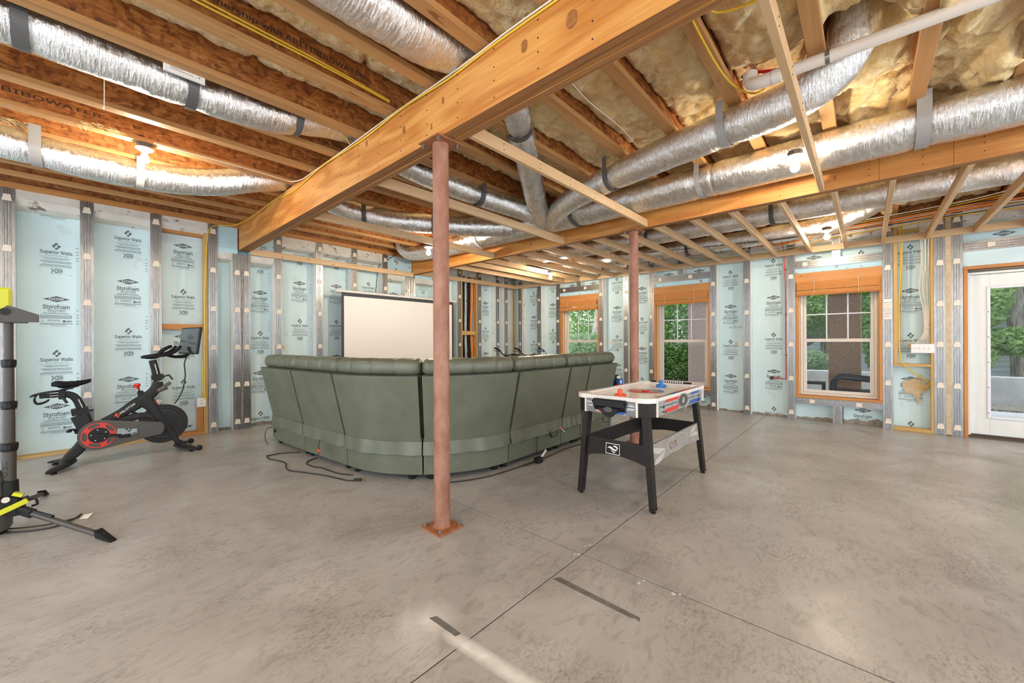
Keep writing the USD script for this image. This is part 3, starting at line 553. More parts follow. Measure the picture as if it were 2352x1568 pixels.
# ================================================================== BEAMS AND POSTS
def lvl(name, label, x0, x1, y0, y1, z0, z1, plies, seam, knots, face_x):
    t = thing(name, label, 'beam', ((x0 + x1) / 2, (y0 + y1) / 2, z0)); w = (x1 - x0) / plies
    for k in range(plies):
        a, b = x0 + k * w, x0 + (k + 1) * w; dz = (0, .003, -.002)[k % 3]
        cuts = [y0] + (seam if k == 0 else []) + [y1]
        for c in range(len(cuts) - 1):
            ply = put(t, 'ply', bx(a + .0006, b - .0006, cuts[c] + .001, cuts[c + 1] - .001, z0 + dz, z1), 'lvl_face')
            put(ply, 'edge_grain', bx(a + .001, b - .001, cuts[c] + .001, cuts[c + 1] - .001, z0 + dz - .0015, z0 + dz + .0006), 'lvl_edge')
    for y, z, r in knots:
        s = LineString([(y, z - .012), (y, z + .012)]).buffer(r)
        put(t, 'knot', extr(s, .0012, lambda u, v, q: np.array([x0 - q, u, v])), 'knot')
    nails = [Point(y, z).buffer(.004, 6) for y in np.arange(y1 - .15, y0, -.31) for z in np.linspace(z0 + .05, z1 - .05, 4) + RNG.uniform(-.01, .01, 4)]
    put(t, 'nails', extr(unary_union(nails), .0015, lambda u, v, q: np.array([x0 - q, u, v])), 'cable_black')
    return t
B1 = (1.560, 1.692, 2.528, 2.885)
lvl('laminated_beam', 'wide laminated wood beam crossing the ceiling over the front steel post', B1[0], B1[1], YMIN + .2, YL + .06, B1[2], B1[3], 3, [3.09], [(1.31, 2.745, .020), (1.02, 2.725, .030), (2.42, 2.715, .016), (2.1, 2.62, .007), (1.98, 2.74, .010), (2.95, 2.80, .012), (.62, 2.77, .02), (.3, 2.66, .014)], 0)
lvl('laminated_beam', 'narrower laminated beam over the rear post with ceiling frame nailed to it', 4.416, 4.510, YMIN + .2, YL + .06, 2.530, 2.805, 2, [-.49, -.08, 1.283], [(.2, 2.63, .008), (3.6, 2.62, .008)], 0)
def post(x, y, ztop, label):
    t = thing('steel_column', label, 'column', (x, y, 0))
    def plate(z0, z1):
        p = put(t, 'base_plate' if z0 < 1 else 'cap_plate', bx(x - .103, x + .103, y - .103, y + .103, z0, z1, .002), 'rust_plate')
        zz, sg = (z1, 1) if z0 < 1 else (z0, -1)
        for a in (-1, 1):
            for b in (-1, 1):
                put(p, 'bolt', cat([lathe([(0, 0), (.013, 0), (.013, .009), (0, .009)], (x + a * .078, y + b * .078, zz), (0, 0, sg), 6), lathe([(0, 0), (.006, 0), (.006, .02), (0, .02)], (x + a * .078, y + b * .078, zz + sg * .008), (0, 0, sg), 8)]), 'bolt')
    plate(0, .010); plate(ztop - .010, ztop)
    put(t, 'shaft', lathe([(0, .010), (.0525, .010), (.0525, ztop - .010), (0, ztop - .010)], (x, y, 0), n=40), 'rust', smooth=40)
    put(t, 'weld_bead', lathe([(.052, .010), (.060, .010), (.057, .018), (.052, .022)], (x, y, 0), n=30), 'rust_plate', smooth=True)
post(1.618, 2.082, 2.5255, 'rusty red steel pipe column with square base plate in the foreground')
post(4.463, 2.06, 2.528, 'rusty red steel pipe column behind the hockey table')

# ================================================================== DROPPED CEILING FRAMING
def board(parent, name, x0, x1, y, z0=2.53, h=.087, w=.037, mat='pine_x', **k): return put(parent, name, bx(x0, x1, y - w / 2, y + w / 2, z0, z0 + h, .003), mat)
for y, lab in ((.29, 'pale pine board across the ceiling beside the bright bulb and white pipe'), (1.885, 'pale pine board between the two beams running behind the front post'), (3.03, 'pale pine board between the two beams left of the rear post, lower one'), (4.35, 'pine board between the two beams under the far sagging ducts')):
    t = thing('ceiling_board', lab, 'board', (1.7, y, 2.53)); board(t, 'timber', B1[1] + .001, 4.415, y)
    put(t, 'nail_heads', cat([rod((x, y - .0185, 2.57 + d), (x, y - .0205, 2.57 + d), .004, 6) for x in np.arange(2, 4.3, .41) for d in (-.02, .02)]), 'cable_black')
t = thing('ledger_board', 'pine ledger board fixed along the left wall between the two beams', 'board', (1.75, YL, 2.47)); put(t, 'timber', bx(B1[1] + .002, 4.414, YL - .045, YL - .006, 2.475, 2.562, .003), 'pine_x')
for k in range(6):
    put(t, 'knot', ell((2.1 + k * .38, YL - .046, 2.50 + .03 * (k % 2)), (.012, .002, .008), 1), 'knot')
fr = thing('ceiling_frame', 'pine stud framework of a dropped ceiling between rear beam and window wall', 'framework', (4.6, 1, 2.53))
put(fr, 'ledger', bx(XR - .046, XR - .007, YMIN + .5, YL - .01, 2.53, 2.617, .003), 'pine_y')
put(fr, 'ledger', bx(4.511, XR - .046, YL - .045, YL - .006, 2.53, 2.617, .003), 'pine_x')
for k in range(21):
    y = -2.60 + k * .4035 + (.012 if k % 3 == 0 else -.008)
    if y < YL - .12: board(fr, 'board', 4.512, XR - .047, y, mat='pine_x')
# ================================================================== WINDOWS AND DOOR
def frame4(M, s0, s1, z0, z1, w, o0, o1, bev=.002):
    return cat([wb(M, s0, s0 + w, o0, o1, z0, z1, bev), wb(M, s1 - w, s1, o0, o1, z0, z1, bev), wb(M, s0 + w, s1 - w, o0, o1, z0, z0 + w, bev), wb(M, s0 + w, s1 - w, o0, o1, z1 - w, z1, bev)])
def make_window(n, label, s0, s1, blind):
    z0, z1 = .345, 2.24; M = WRm
    p = f'{W}/window_{n}'; x = UsdGeom.Xform.Define(stage, p); loc = M((s0 + s1) / 2, -.15, z0); x.AddTranslateOp().Set(Gf.Vec3d(*loc)); ORG[p] = loc
    key(p, label, None, None, 'structure')
    put(p, 'head_board', wb(M, s0, s1, -.235, -.004, 2.10, z1 - .001, .004), 'cedar_y')
    put(p, 'sill_board', wb(M, s0, s1, -.30, 0, z0 + .001, z0 + .038, .004), 'cedar_y')
    for a, b in ((s0 + .001, s0 + .038), (s1 - .038, s1 - .001)): put(p, 'jamb_board', wb(M, a, b, -.30, 0, z0 + .039, 2.099, .004), 'cedar_z')
    for a, b in ((s0 + .039, s0 + .052), (s1 - .052, s1 - .039)): put(p, 'jamb_liner', wb(M, a, b, -.28, -.05, z0 + .04, 2.098, .002), 'pine_z')
    a0, a1, b0, b1 = s0 + .054, s1 - .054, z0 + .042, 2.092
    put(p, 'outer_frame', frame4(M, a0, a1, b0, b1, .032, -.235, -.125), 'vinyl')
    put(p, 'sill_ledge', wb(M, a0, a1, -.125, -.10, b0, b0 + .022, .003), 'vinyl')
    mid = 1.225; c0, c1 = a0 + .034, a1 - .034
    lo = put(p, 'lower_sash', frame4(M, c0, c1, b0 + .034, mid + .012, .040, -.175, -.145), 'vinyl'); put(lo, 'pane', wb(M, c0 + .04, c1 - .04, -.163, -.159, b0 + .074, mid - .028), 'glass')
    put(lo, 'glazing_bead', frame4(M, c0 + .036, c1 - .036, b0 + .070, mid - .024, .008, -.166, -.150, 0), 'vinyl_white')
    up = put(p, 'upper_sash', frame4(M, c0, c1, mid - .018, b1 - .033, .036, -.215, -.185), 'vinyl'); put(up, 'pane', wb(M, c0 + .036, c1 - .036, -.203, -.199, mid + .018, b1 - .07), 'glass')
    g0, g1, h0, h1 = c0 + .036, c1 - .036, mid + .018, b1 - .069
    for k in (1, 2): q = g0 + (g1 - g0) * k / 3; put(up, 'muntin', wb(M, q - .009, q + .009, -.208, -.190, h0, h1, .003), 'vinyl_white')
    q = h0 + (h1 - h0) * .5 - .02; put(up, 'muntin', wb(M, g0, g1, -.207, -.191, q - .009, q + .009, .003), 'vinyl_white')
    # rolled bamboo blind on the head board
    t = thing('bamboo_blind', blind, 'blind', M((s0 + s1) / 2, .02, 1.9))
    put(t, 'head_rail', wb(M, s0 + .035, s1 - .035, .0, .038, 2.045, 2.105, .004), 'bamboo')
    m = (s0 + s1) / 2
    rows = [(.006, 2.085), (.014, 2.035), (.016, 1.985)]
    put(t, 'valance', cat([wb(M, s0 + .03, s1 - .03, .040, .046, 1.975, 2.095)] + [rod(M(s0 + .03, .047, z), M(s1 - .03, .047, z), .0035, 6) for z in np.arange(1.978, 2.095, .0075)]), 'bamboo')
    put(t, 'roll', cat([rod(M(s0 + .026, .022 + .034 * math.cos(a), 1.93 + .036 * math.sin(a)), M(s1 - .026, .022 + .034 * math.cos(a), 1.93 + .036 * math.sin(a)), .005, 6) for a in np.linspace(0, 6.28, 22)[:-1]] + [rod(M(s0 + .027, .022, 1.93), M(s1 - .027, .022, 1.93), .033, 16)]), 'bamboo')
    for q in (s0 + .24, s1 - .25): put(t, 'cord', rod(M(q, .052, 2.10), M(q, .060, 1.90), .002, 6), 'string'); put(t, 'hanging_hook', cat([wb(M, q - .008, q + .008, .03, .058, 2.095, 2.12, .002), rod(M(q, .05, 2.13), M(q, .05, 2.09), .006, 8)]), 'bolt')
make_window(1, 'far left wood-framed double-hung window partly behind the sofa', -5.21, -4.21, 'orange bamboo blind rolled up on the far left window')
make_window(2, 'middle wood-framed double-hung window behind the air hockey table', -3.03, -2.03, 'orange bamboo blind rolled up on the middle window')
make_window(3, 'large wood-framed double-hung window with a brown column outside', -.82, .165, 'orange bamboo blind rolled up on the window nearest the door')
M = WRm; D0, D1 = .90, 1.92
dp = f'{W}/door_1'; UsdGeom.Xform.Define(stage, dp).AddTranslateOp().Set(Gf.Vec3d(*M(1.4, -.1, 0))); ORG[dp] = M(1.4, -.1, 0); key(dp, 'white exterior door with full glass at the right edge', None, None, 'structure')
put(dp, 'head_board', wb(M, D0, D1, -.30, 0, 2.088, 2.128, .004), 'cedar_y'); 
for a, b in ((D0 + .001, D0 + .036), (D1 - .036, D1 - .001)): put(dp, 'jamb_board', wb(M, a, b, -.30, 0, 0, 2.087, .004), 'cedar_z')
put(dp, 'head_trim', wb(M, D0 + .037, D1 - .037, -.22, -.03, 2.055, 2.086, .003), 'bronze')
put(dp, 'door_frame', cat([wb(M, D0 + .037, D0 + .062, -.26, -.05, 0, 2.054, .003), wb(M, D1 - .062, D1 - .037, -.26, -.05, 0, 2.054, .003), wb(M, D0 + .063, D1 - .063, -.26, -.05, 2.024, 2.054, .003)]), 'door_white')
put(dp, 'threshold', loft([[M(s, o, z) for o, z in ((-.30, 0), (-.03, 0), (-.03, .018), (-.06, .042), (-.30, .042))] for s in (D0 + .037, D1 - .037)]), 'bronze')
a0, a1, b0, b1 = D0 + .065, D1 - .065, .045, 2.021; g0, g1, h0, h1 = a0 + .155, a1 - .155, .27, 1.85
sl = put(dp, 'door_slab', cat([wb(M, a0, g0, -.135, -.09, b0, b1, .003), wb(M, g1, a1, -.135, -.09, b0, b1, .003), wb(M, g0, g1, -.135, -.09, b0, h0, .003), wb(M, g0, g1, -.135, -.09, h1, b1, .003)]), 'door_white')
put(sl, 'glass_frame', frame4(M, g0 - .022, g1 + .022, h0 - .022, h1 + .022, .030, -.095, -.074, .006), 'vinyl_white'); put(sl, 'pane', wb(M, g0, g1, -.115, -.110, h0, h1), 'glass')
put(sl, 'screw_plugs', cat([rod(M(s, -.076, z), M(s, -.0725, z), .006, 8) for z in np.arange(h0 + .05, h1, .31) for s in (g0 - .010,)]), 'grey_plastic')
put(sl, 'handle', cat([rod(M(a1 - .06, -.09, 1.0), M(a1 - .06, -.04, 1.0), .012), rod(M(a1 - .06, -.045, 1.0), M(a1 - .17, -.045, 1.0), .009)]), 'steel')

# ================================================================== OUTDOORS
solo('patio_slab', bx(XR + .31, 11.0, -7, 9, -.16, -.06), 'patio', 'pale concrete patio outside the windows and door', 'patio', kind='structure')
solo('garden_bed', bx(11.0, 34, -26, 26, -.30, -.03), 'mulch', 'bed of brown mulch beyond the patio', 'ground', kind='stuff')
solo('porch_deck', cat([bx(XR + .31, 10.4, -7.5, 9.5, 3.42, 3.60)] + [bx(XR + .31, 10.4, y, y + .05, 3.2, 3.42) for y in np.arange(-7.4, 9.4, .6)] + [bx(9.4, 9.8, -7.5, 9.5, 3.6 - .4, 3.6)]), 'deck_grey', 'wooden porch deck carried on the stucco columns over the patio', 'deck')
solo('garden_wall', bx(11.8, 12.1, -8, 2.25, -.05, .50, .01), 'garden_wall', 'low grey concrete retaining wall beyond the patio', 'wall')
def column(x, y, w, mat, label): 
    t = thing('porch_column', label, 'column', (x, y, -.06)); put(t, 'shaft', bx(x - w / 2, x + w / 2, y - w / 2, y + w / 2, -.06, 3.2, .01), mat)
column(9.6, .30, .46, 'stucco_brown', 'brown stucco porch column outside the window nearest the door')
column(9.6, 2.76, .52, 'stucco_pink', 'pinkish stucco porch column outside the middle window')
def leaves(c, r, n, size, seed, fn=None):
    g = np.random.default_rng(seed); d = g.normal(size=(n, 3)); d /= np.linalg.norm(d, axis=1, keepdims=True); P = np.asarray(c) + d * np.asarray(r) * (g.uniform(.25, 1, (n, 1)) ** .45)
    P += .25 * np.asarray(r) * (np.stack([meshkit.fbm(P * 1.3 + 5 * q, 3, seed + q) for q in range(3)], -1) - .5)
    a = g.normal(size=(n, 3)); a[:, 2] = a[:, 2] * .4 - .3; a /= np.linalg.norm(a, axis=1, keepdims=True); b = np.cross(a, g.normal(size=(n, 3))); b /= np.linalg.norm(b, axis=1, keepdims=True)
    s = size * g.uniform(.6, 1.3, (n, 1)); v = np.stack([P - a * s, P + b * s * .45 - a * s * .1, P + a * s, P - b * s * .45 - a * s * .1], 1)
    k = np.arange(n) * 4; return v.reshape(-1, 3), np.vstack([np.c_[k, k + 1, k + 2], np.c_[k, k + 2, k + 3]])
def tree(name, label, cat_, x, y, h, tr, crowns, n, size, mat, seed, lean=0, branches=4):
    t = thing(name, label, cat_, (x, y, -.05)); g = np.random.default_rng(seed)
    if tr:
        z = np.linspace(-.1, h, 26); pts = np.c_[x + lean * z / h + .05 * np.sin(z * 1.7 + seed), y + .05 * np.cos(z * 1.3 + seed), z]
        put(t, 'trunk', tube(pts, np.linspace(tr * 1.25, tr * .55, 26), 14), 'bark', smooth=True)
        for k in range(branches):
            z0 = h * g.uniform(.25, .8); a = g.uniform(0, 6.28); L = g.uniform(1.2, 2.6); p0 = np.array([x + lean * z0 / h, y, z0])
            put(t, 'branch', tube([p0, p0 + [math.cos(a) * L * .5, math.sin(a) * L * .5, .25 * L], p0 + [math.cos(a) * L, math.sin(a) * L, .38 * L]], np.array([tr * .45, tr * .25, tr * .08]), 8, step=.15), 'bark', smooth=True)
    f = put(t, 'foliage', cat([leaves(c, r, int(n * m * 3.0), size * .52, seed * 10 + k) for k, (c, r, m) in enumerate(crowns)]), mat); key(f, kind='stuff')
tree('tree', 'stout tree with ridged grey bark seen through the door glass', 'tree', 14.6, -2.62, 9, .155, [((14.9, -2.9, 4.3), (2.6, 2.6, 1.7), 1), ((13.9, -1.75, 2.3), (.7, .65, .9), .3), ((13.8, -2.4, 1.15), (.5, .6, .35), .10), ((13.9, -3.75, 2.1), (.8, .75, 1.3), .35), ((13.7, -1.7, 1.0), (.6, .5, .6), .18)], 7000, .13, 'leaf_green', 3)
tree('tree', 'leaning tree with pale bark seen through the far left window', 'tree', 13.4, 7.6, 8, .30, [((13.6, 8.4, 4.4), (2.4, 2.6, 1.8), 1), ((14.5, 6.4, 3.2), (1.4, 1.2, 1.2), .4)], 6000, .13, 'leaf_green', 4, lean=1.1, branches=6)
tree('tree', 'slim yellow-green tree behind the brown porch column', 'tree', 15.0, .9, 7, .09, [((14.2, .9, 3.0), (1.7, 2.4, 1.7), 1), ((13.6, 1.6, 2.2), (1.0, 1.0, .8), .4)], 5500, .11, 'leaf_green', 5)
tree('shrub', 'tall leafy green shrub filling the middle window', 'shrub', 13.3, 4.4, 3, .06, [((13.3, 4.6, 1.9), (1.1, 1.9, 2.2), 1)], 12000, .115, 'leaf_dark', 6, branches=0)
tree('shrub', 'pale green laurel hedge outside the far left window', 'shrub', 12.9, 7.0, 1.6, .05, [((12.8, 7.0, .85), (.9, 2.4, .75), 1)], 8000, .10, 'leaf_pale', 7, branches=0)
tree('shrub', 'green climbing shrub right of the brown porch column', 'shrub', 13.2, -.42, 2.6, .05, [((13.2, -.45, 1.75), (.7, .6, 1.75), 1)], 5200, .10, 'leaf_dark', 8, branches=0)
tree('shrub', 'low green shrub in front of the outdoor staircase', 'shrub', 12.7, 1.45, .9, .03, [((12.7, 1.45, .70), (.5, .9, .32), 1)], 1600, .09, 'leaf_pale', 9, branches=0)
for k, (y, z, rr, lab, mt) in enumerate(((9.5, 3.2, 3.2, 'dense dark wood behind the far left window', 'leaf_dark'), (5.2, 4.8, 2.8, 'high tree crown behind the shrub of the middle window', 'leaf_green'), (-2.2, 6.2, 3.0, 'high tree crown above the neighbouring house roof', 'leaf_green'), (-6.2, 3.0, 3.2, 'woodland tree to the right of the ridged trunk', 'leaf_pale'), (2.2, 6.0, 2.6, 'high tree crown above the outdoor staircase', 'leaf_pale'))):
    tree('tree', lab, 'tree', 18.5, y, z, .16, [((18.2, y, z), (1.8, rr, rr), 1)], 5200, .20, mt, 20 + k, branches=2)
# neighbour's house: lap siding, trim, window, roof
hx = 21.0; h = thing('house', 'blue-grey clapboard house with white trim among the trees', 'house', (hx, 0, -.1))
wlh = put(h, 'wall', bx(hx, hx + 6, -7.5, 3.8, -.1, 4.4), 'siding')
for k in range(24): put(h, 'siding_board', loft([[(hx - .004, y, z0), (hx - .030, y, z0), (hx - .012, y, z0 + .182), (hx - .004, y, z0 + .182)] for z0 in (-.05 + k * .183,) for y in (-7.5, 3.8)]), 'siding')
for y in (-3.95, 2.9, 3.75, -7.45): put(h, 'corner_trim', bx(hx - .06, hx - .03, y - .12, y + .12, -.1, 4.4), 'trim_white')
for y, z in ((.8, 2.4), (-5.4, 2.2)):
    w_ = put(h, 'window', frame4(lambda s, o, z_: np.array([hx - .03 - o, -s, z_]), -y - .5, -y + .5, z - .75, z + .75, .09, 0, .05), 'trim_white'); put(w_, 'pane', bx(hx - .045, hx - .035, y - .42, y + .42, z - .67, z + .67), 'glass_black')
put(h, 'roof', loft([[(hx - .6, y, 4.35), (hx + 3, y, 6.4), (hx + 6.6, y, 4.35), (hx + 6.6, y, 4.5), (hx + 3, y, 6.6), (hx - .6, y, 4.5)] for y in (-7.9, 4.2)]), 'deck_grey')
st = thing('outdoor_stairs', 'grey wooden staircase with railing climbing to the house', 'stairs', (15.6, 1.9, 0))
A, Bq = np.array([15.6, 2.9, .2]), np.array([15.6, .4, 1.9])
for dx in (0, .9): put(st, 'stringer', bar(A + [dx, 0, 0], Bq + [dx, 0, 0], .05, .24), 'deck_grey'); put(st, 'handrail', bar(A + [dx, 0, .9], Bq + [dx, 0, .9], .06, .05), 'trim_white')
for k in range(9):
    p = A + (Bq - A) * (k + .5) / 9; put(st, 'tread', bx(15.6, 16.5, p[1] - .15, p[1] + .15, p[2] + .06, p[2] + .10), 'deck_grey'); put(st, 'baluster', bx(15.58, 15.62, p[1] - .02, p[1] + .02, p[2], p[2] + .9), 'trim_white')
# patio furniture outside the big window
t = thing('patio_table', 'dark metal side table on the patio outside the large window', 'table', (9.0, .95, -.06))
put(t, 'top', bx(8.75, 9.05, .55, 1.05, .44, .475, .006), 'patio_metal')
for x, y in ((8.77, .57), (9.03, .57), (8.77, 1.03), (9.03, 1.03)): put(t, 'leg', bx(x - .018, x + .018, y - .018, y + .018, -.06, .44), 'patio_metal')
def chair(name, label, x, y, s=1):
    t = thing(name, label, 'chair', (x, y, -.06))
    for dx in (0, .5):
        put(t, 'arm', tube([(x + dx, y, .25), (x + dx - .0, y + .02 * s, .48), (x + dx, y - .10 * s, .585), (x + dx, y - .30 * s, .57), (x + dx, y - .62 * s, .54)], .022, 10, step=.03, sq=(1, 1.6)), 'patio_metal', smooth=True)
        put(t, 'leg', tube([(x + dx, y - .02 * s, .30), (x + dx, y - .0 * s, -.06)], .018, 8), 'patio_metal'); put(t, 'leg', tube([(x + dx, y - .55 * s, .52), (x + dx, y - .62 * s, -.06)], .018, 8), 'patio_metal')
    put(t, 'seat', bx(x, x + .5, min(y, y - .6 * s), max(y, y - .6 * s), .32, .36, .01), 'patio_metal'); put(t, 'back', bar((x + .25, y - .60 * s, .36), (x + .25, y - .75 * s, .95), .5, .03, up=(0, 1, 0)), 'patio_metal')
chair('patio_chair', 'dark metal patio armchair outside the right part of the large window', 8.72, .42)
chair('patio_chair', 'dark metal patio armchair just showing at the left edge of the large window', 8.75, 1.12, -1)

# ================================================================== DUCTS
def duct(label, pts, r, straps=(), sq=(1, 1), seed=0, bulge=.10, seams=(), name='flexible_duct', strap_mat='strap_dark', sag=None):
    p = spline(pts, .012); n = len(p); t, A, B = frames(p); L = np.r_[0, np.cumsum(np.linalg.norm(np.diff(p, axis=0), axis=1))]
    rad = np.interp(np.linspace(0, 1, n), np.linspace(0, 1, len(r)), r) if np.ndim(r) else np.full(n, r)
    idx = [int(np.argmin(np.linalg.norm(p - np.asarray(s[:3]), axis=1))) for s in straps]
    pinch = np.ones(n)
    for i in idx: pinch -= bulge * np.exp(-((L - L[i]) / .07) ** 2)
    for s in seams: i = int(np.argmin(np.linalg.norm(p - np.asarray(s), axis=1))); pinch -= .06 * np.exp(-((L - L[i]) / .012) ** 2)
    k = 52; th = np.arange(k) * 2 * np.pi / k
    Q = np.stack([np.repeat(L[:, None], k, 1), np.cos(th)[None].repeat(n, 0), np.sin(th)[None].repeat(n, 0)], -1)
    n1 = np.abs(meshkit.fbm(Q * [17, 2.6, 2.6], 3, seed) - .5); n2 = meshkit.fbm(Q * [5, 1.8, 1.8], 2, seed + 5) - .5; n3 = np.abs(meshkit.noise(Q * [30, 7, 7], seed + 9) - .5)
    R = rad[:, None] * pinch[:, None] * (1.01 - .08 * n1 + .07 * n2) - .005 * n3
    V = p[:, None] + R[..., None] * (np.cos(th)[None, :, None] * A[:, None] * sq[0] + np.sin(th)[None, :, None] * B[:, None] * sq[1])
    tp = thing(name, label, 'duct', p[n // 2]); d_ = np.abs(np.asarray(pts[-1], float) - np.asarray(pts[0], float)); put(tp, 'foil_sleeve', loft(V), 'foil_x' if d_[0] > d_[1] else 'foil_y', smooth=True)
    for i, s in zip(idx, straps):
        w = s[3] if len(s) > 3 else .05; c = p[i]; tt = t[i] * [1, 1, 0]; tt /= np.linalg.norm(tt); sd = np.cross([0, 0, 1.], tt); rr = rad[i] * (1 - bulge) + .012
        a = np.linspace(-.15, np.pi + .15, 26); band = [(math.cos(q) * rr * sq[0], -math.sin(q) * rr * sq[1]) for q in a]
        top = (s[4] if len(s) > 4 else JB + .02) - c[2]
        line = [(band[0][0] * .98, max(top, band[0][1] + .01))] + band + [(band[-1][0] * .98, max(top, band[-1][1] + .01))]
        ring = []
        for (u, v) in line:
            nrm = np.array([u, v]) / (math.hypot(u, v) + 1e-9) * .0025
            ring.append([c + sd * (u + e * nrm[0]) + np.array([0, 0, v + e * nrm[1]]) + tt * h_ for e, h_ in ((0, -w / 2), (1, -w / 2), (1, w / 2), (0, w / 2))])
        put(tp, 'hanging_strap', loft(ring), s[5] if len(s) > 5 else strap_mat)
    return tp
JYD = JY
y1_ = 3.30; y2_ = 4.98; y3_ = 1.87
duct('long silver foil duct along a joist bay at upper left', [(-2.0, y1_, 2.90), (-.2, y1_ - .01, 2.895), (.55, y1_, 2.89), (1.0, y1_, 2.925), (1.45, y1_ - .01, 3.04), (1.62, y1_ - .01, 3.05)], .125, [(-.18, y1_, 2.89, .06), (.515, y1_, 2.89, .055), (1.17, y1_, 2.95, .05)], seed=1)
duct('sagging silver foil duct below the joists at left by the bare bulb', [(-2.0, y2_ + .2, 2.90), (-1.0, y2_ + .10, 2.86), (-.2, y2_ + .02, 2.79), (.15, y2_, 2.765), (.45, y2_, 2.775), (.9, y2_ - .07, 2.83), (1.35, y2_ - .21, 2.96), (1.60, y2_ - .23, 3.03)], .128, [(-.20, y2_ + .02, 2.79, .065, 2.95, 'strap_grey'), (.41, y2_, 2.775, .055, 2.90, 'strap_grey')], seed=2)
duct('thick silver foil duct in a joist bay at the top of the picture', [(-1.2, y3_, 2.955), (.4, y3_, 2.955), (1.2, y3_, 2.96), (1.62, y3_, 3.045)], .152, [], seed=3)
duct('foil duct dropping between the beams to the big trunk duct', [(1.75, 1.87, 3.06), (2.1, 1.93, 3.02), (2.5, 2.14, 2.95), (3.0, 2.45, 2.87), (3.45, 2.74, 2.81), (3.85, 2.98, 2.77)], [.135, .12, .11, .115, .12], [(2.42, 2.09, 2.965, .04)], seed=4, seams=[(3.3, 2.65, 2.83)])
duct('foil duct behind the front post running to the trunk', [(1.75, 3.33, 3.05), (2.1, 3.30, 2.93), (2.6, 3.2, 2.85), (3.1, 3.1, 2.80), (3.5, 3.02, 2.77), (3.9, 3.0, 2.76)], .112, [(2.95, 3.12, 2.81, .05)], seed=5)
duct('low sagging foil duct left of the front post under the joists', [(1.75, 4.78, 3.05), (2.1, 4.78, 2.90), (2.5, 4.62, 2.80), (3.0, 4.32, 2.765), (3.5, 3.95, 2.755), (3.95, 3.55, 2.76)], .125, [(2.42, 4.66, 2.81, .05), (3.15, 4.2, 2.765, .05)], seed=6)
duct('foil duct curving up into the joists above the white pipe', [(4.05, 2.95, 2.76), (3.72, 2.60, 2.735), (3.45, 2.05, 2.735), (3.36, 1.72, 2.745), (3.25, 1.25, 2.75), (3.17, .80, 2.755), (3.14, .50, 2.76), (3.12, .31, 2.785), (3.08, .14, 2.87), (3.06, .07, 2.98), (3.055, .04, 3.17)], [.11, .115, .115, .125, .128, .13, .135], [(3.37, 1.75, 2.745, .045), (3.165, .75, 2.757, .05, 2.90, 'strap_grey')], seed=7)
duct('big silver foil trunk duct lying along the rear beam', [(4.12, -3.2, 2.765), (4.12, -1, 2.765), (4.12, .4, 2.765), (4.12, 1.6, 2.765), (4.12, 3.0, 2.765), (4.13, 4.4, 2.765), (4.10, 5.45, 2.765), (4.0, 5.95, 2.78), (3.93, 6.12, 2.90), (3.92, 6.14, 3.08)], [.185, .185, .185, .185, .18, .18, .17, .16, .15], [(4.12, -.30, 2.765, .075, 2.94, 'strap_grey'), (4.12, 1.19, 2.765, .045, 2.92, 'strap_grey'), (4.12, 2.62, 2.765, .05, 2.92), (4.13, 4.3, 2.765, .05, 2.9, 'strap_grey')], sq=(1.10, .78), seed=8, seams=[(4.12, 1.07, 2.765)], bulge=.07)
duct('silver foil duct seen through the ceiling frame just behind the rear beam', [(5.72, -3.2, 2.77), (5.72, 0, 2.765), (5.72, 2.0, 2.765), (5.74, 3.4, 2.77), (5.78, 4.6, 2.80), (5.8, 5.2, 2.86)], .128, [(5.72, .85, 2.765, .045), (5.72, 2.4, 2.765, .045)], seed=9)
duct('slim silver foil duct near the window wall above the ceiling frame', [(6.75, -.15, 2.98), (6.78, .1, 2.86), (6.82, .45, 2.765), (6.84, 1.5, 2.76), (6.84, 3.0, 2.765), (6.84, 4.5, 2.77), (6.82, 5.6, 2.80)], .125, [(6.84, 2.2, 2.76, .045)], seed=10)
# flat white tag clipped on the strap, pull string
t = thing('duct_tag', 'flat white plastic tag clipped over the strap of the long upper left duct', 'tag', (.44, 3.12, 2.87)); put(t, 'plate', bx(.36, .56, 3.105, 3.125, 2.852, 2.905, .003), 'white_plastic'); put(t, 'print', flat(unary_union([sbox(.39, 2.873, .50, 2.876), sbox(.39, 2.883, .45, 2.886), Point(.53, 2.878).buffer(.005)]), lambda u, v: np.array([u, 3.1042, v])), 'print_fine')
t = thing('pull_string', 'thin hanging pull string with a bead at upper left', 'string', (.125, 3.39, 2.62)); put(t, 'string', rod((.125, 3.39, 2.89), (.125, 3.39, 2.635), .0022, 6), 'string'); put(t, 'bead', ell((.125, 3.39, 2.628), (.006, .006, .012), 1), 'string')

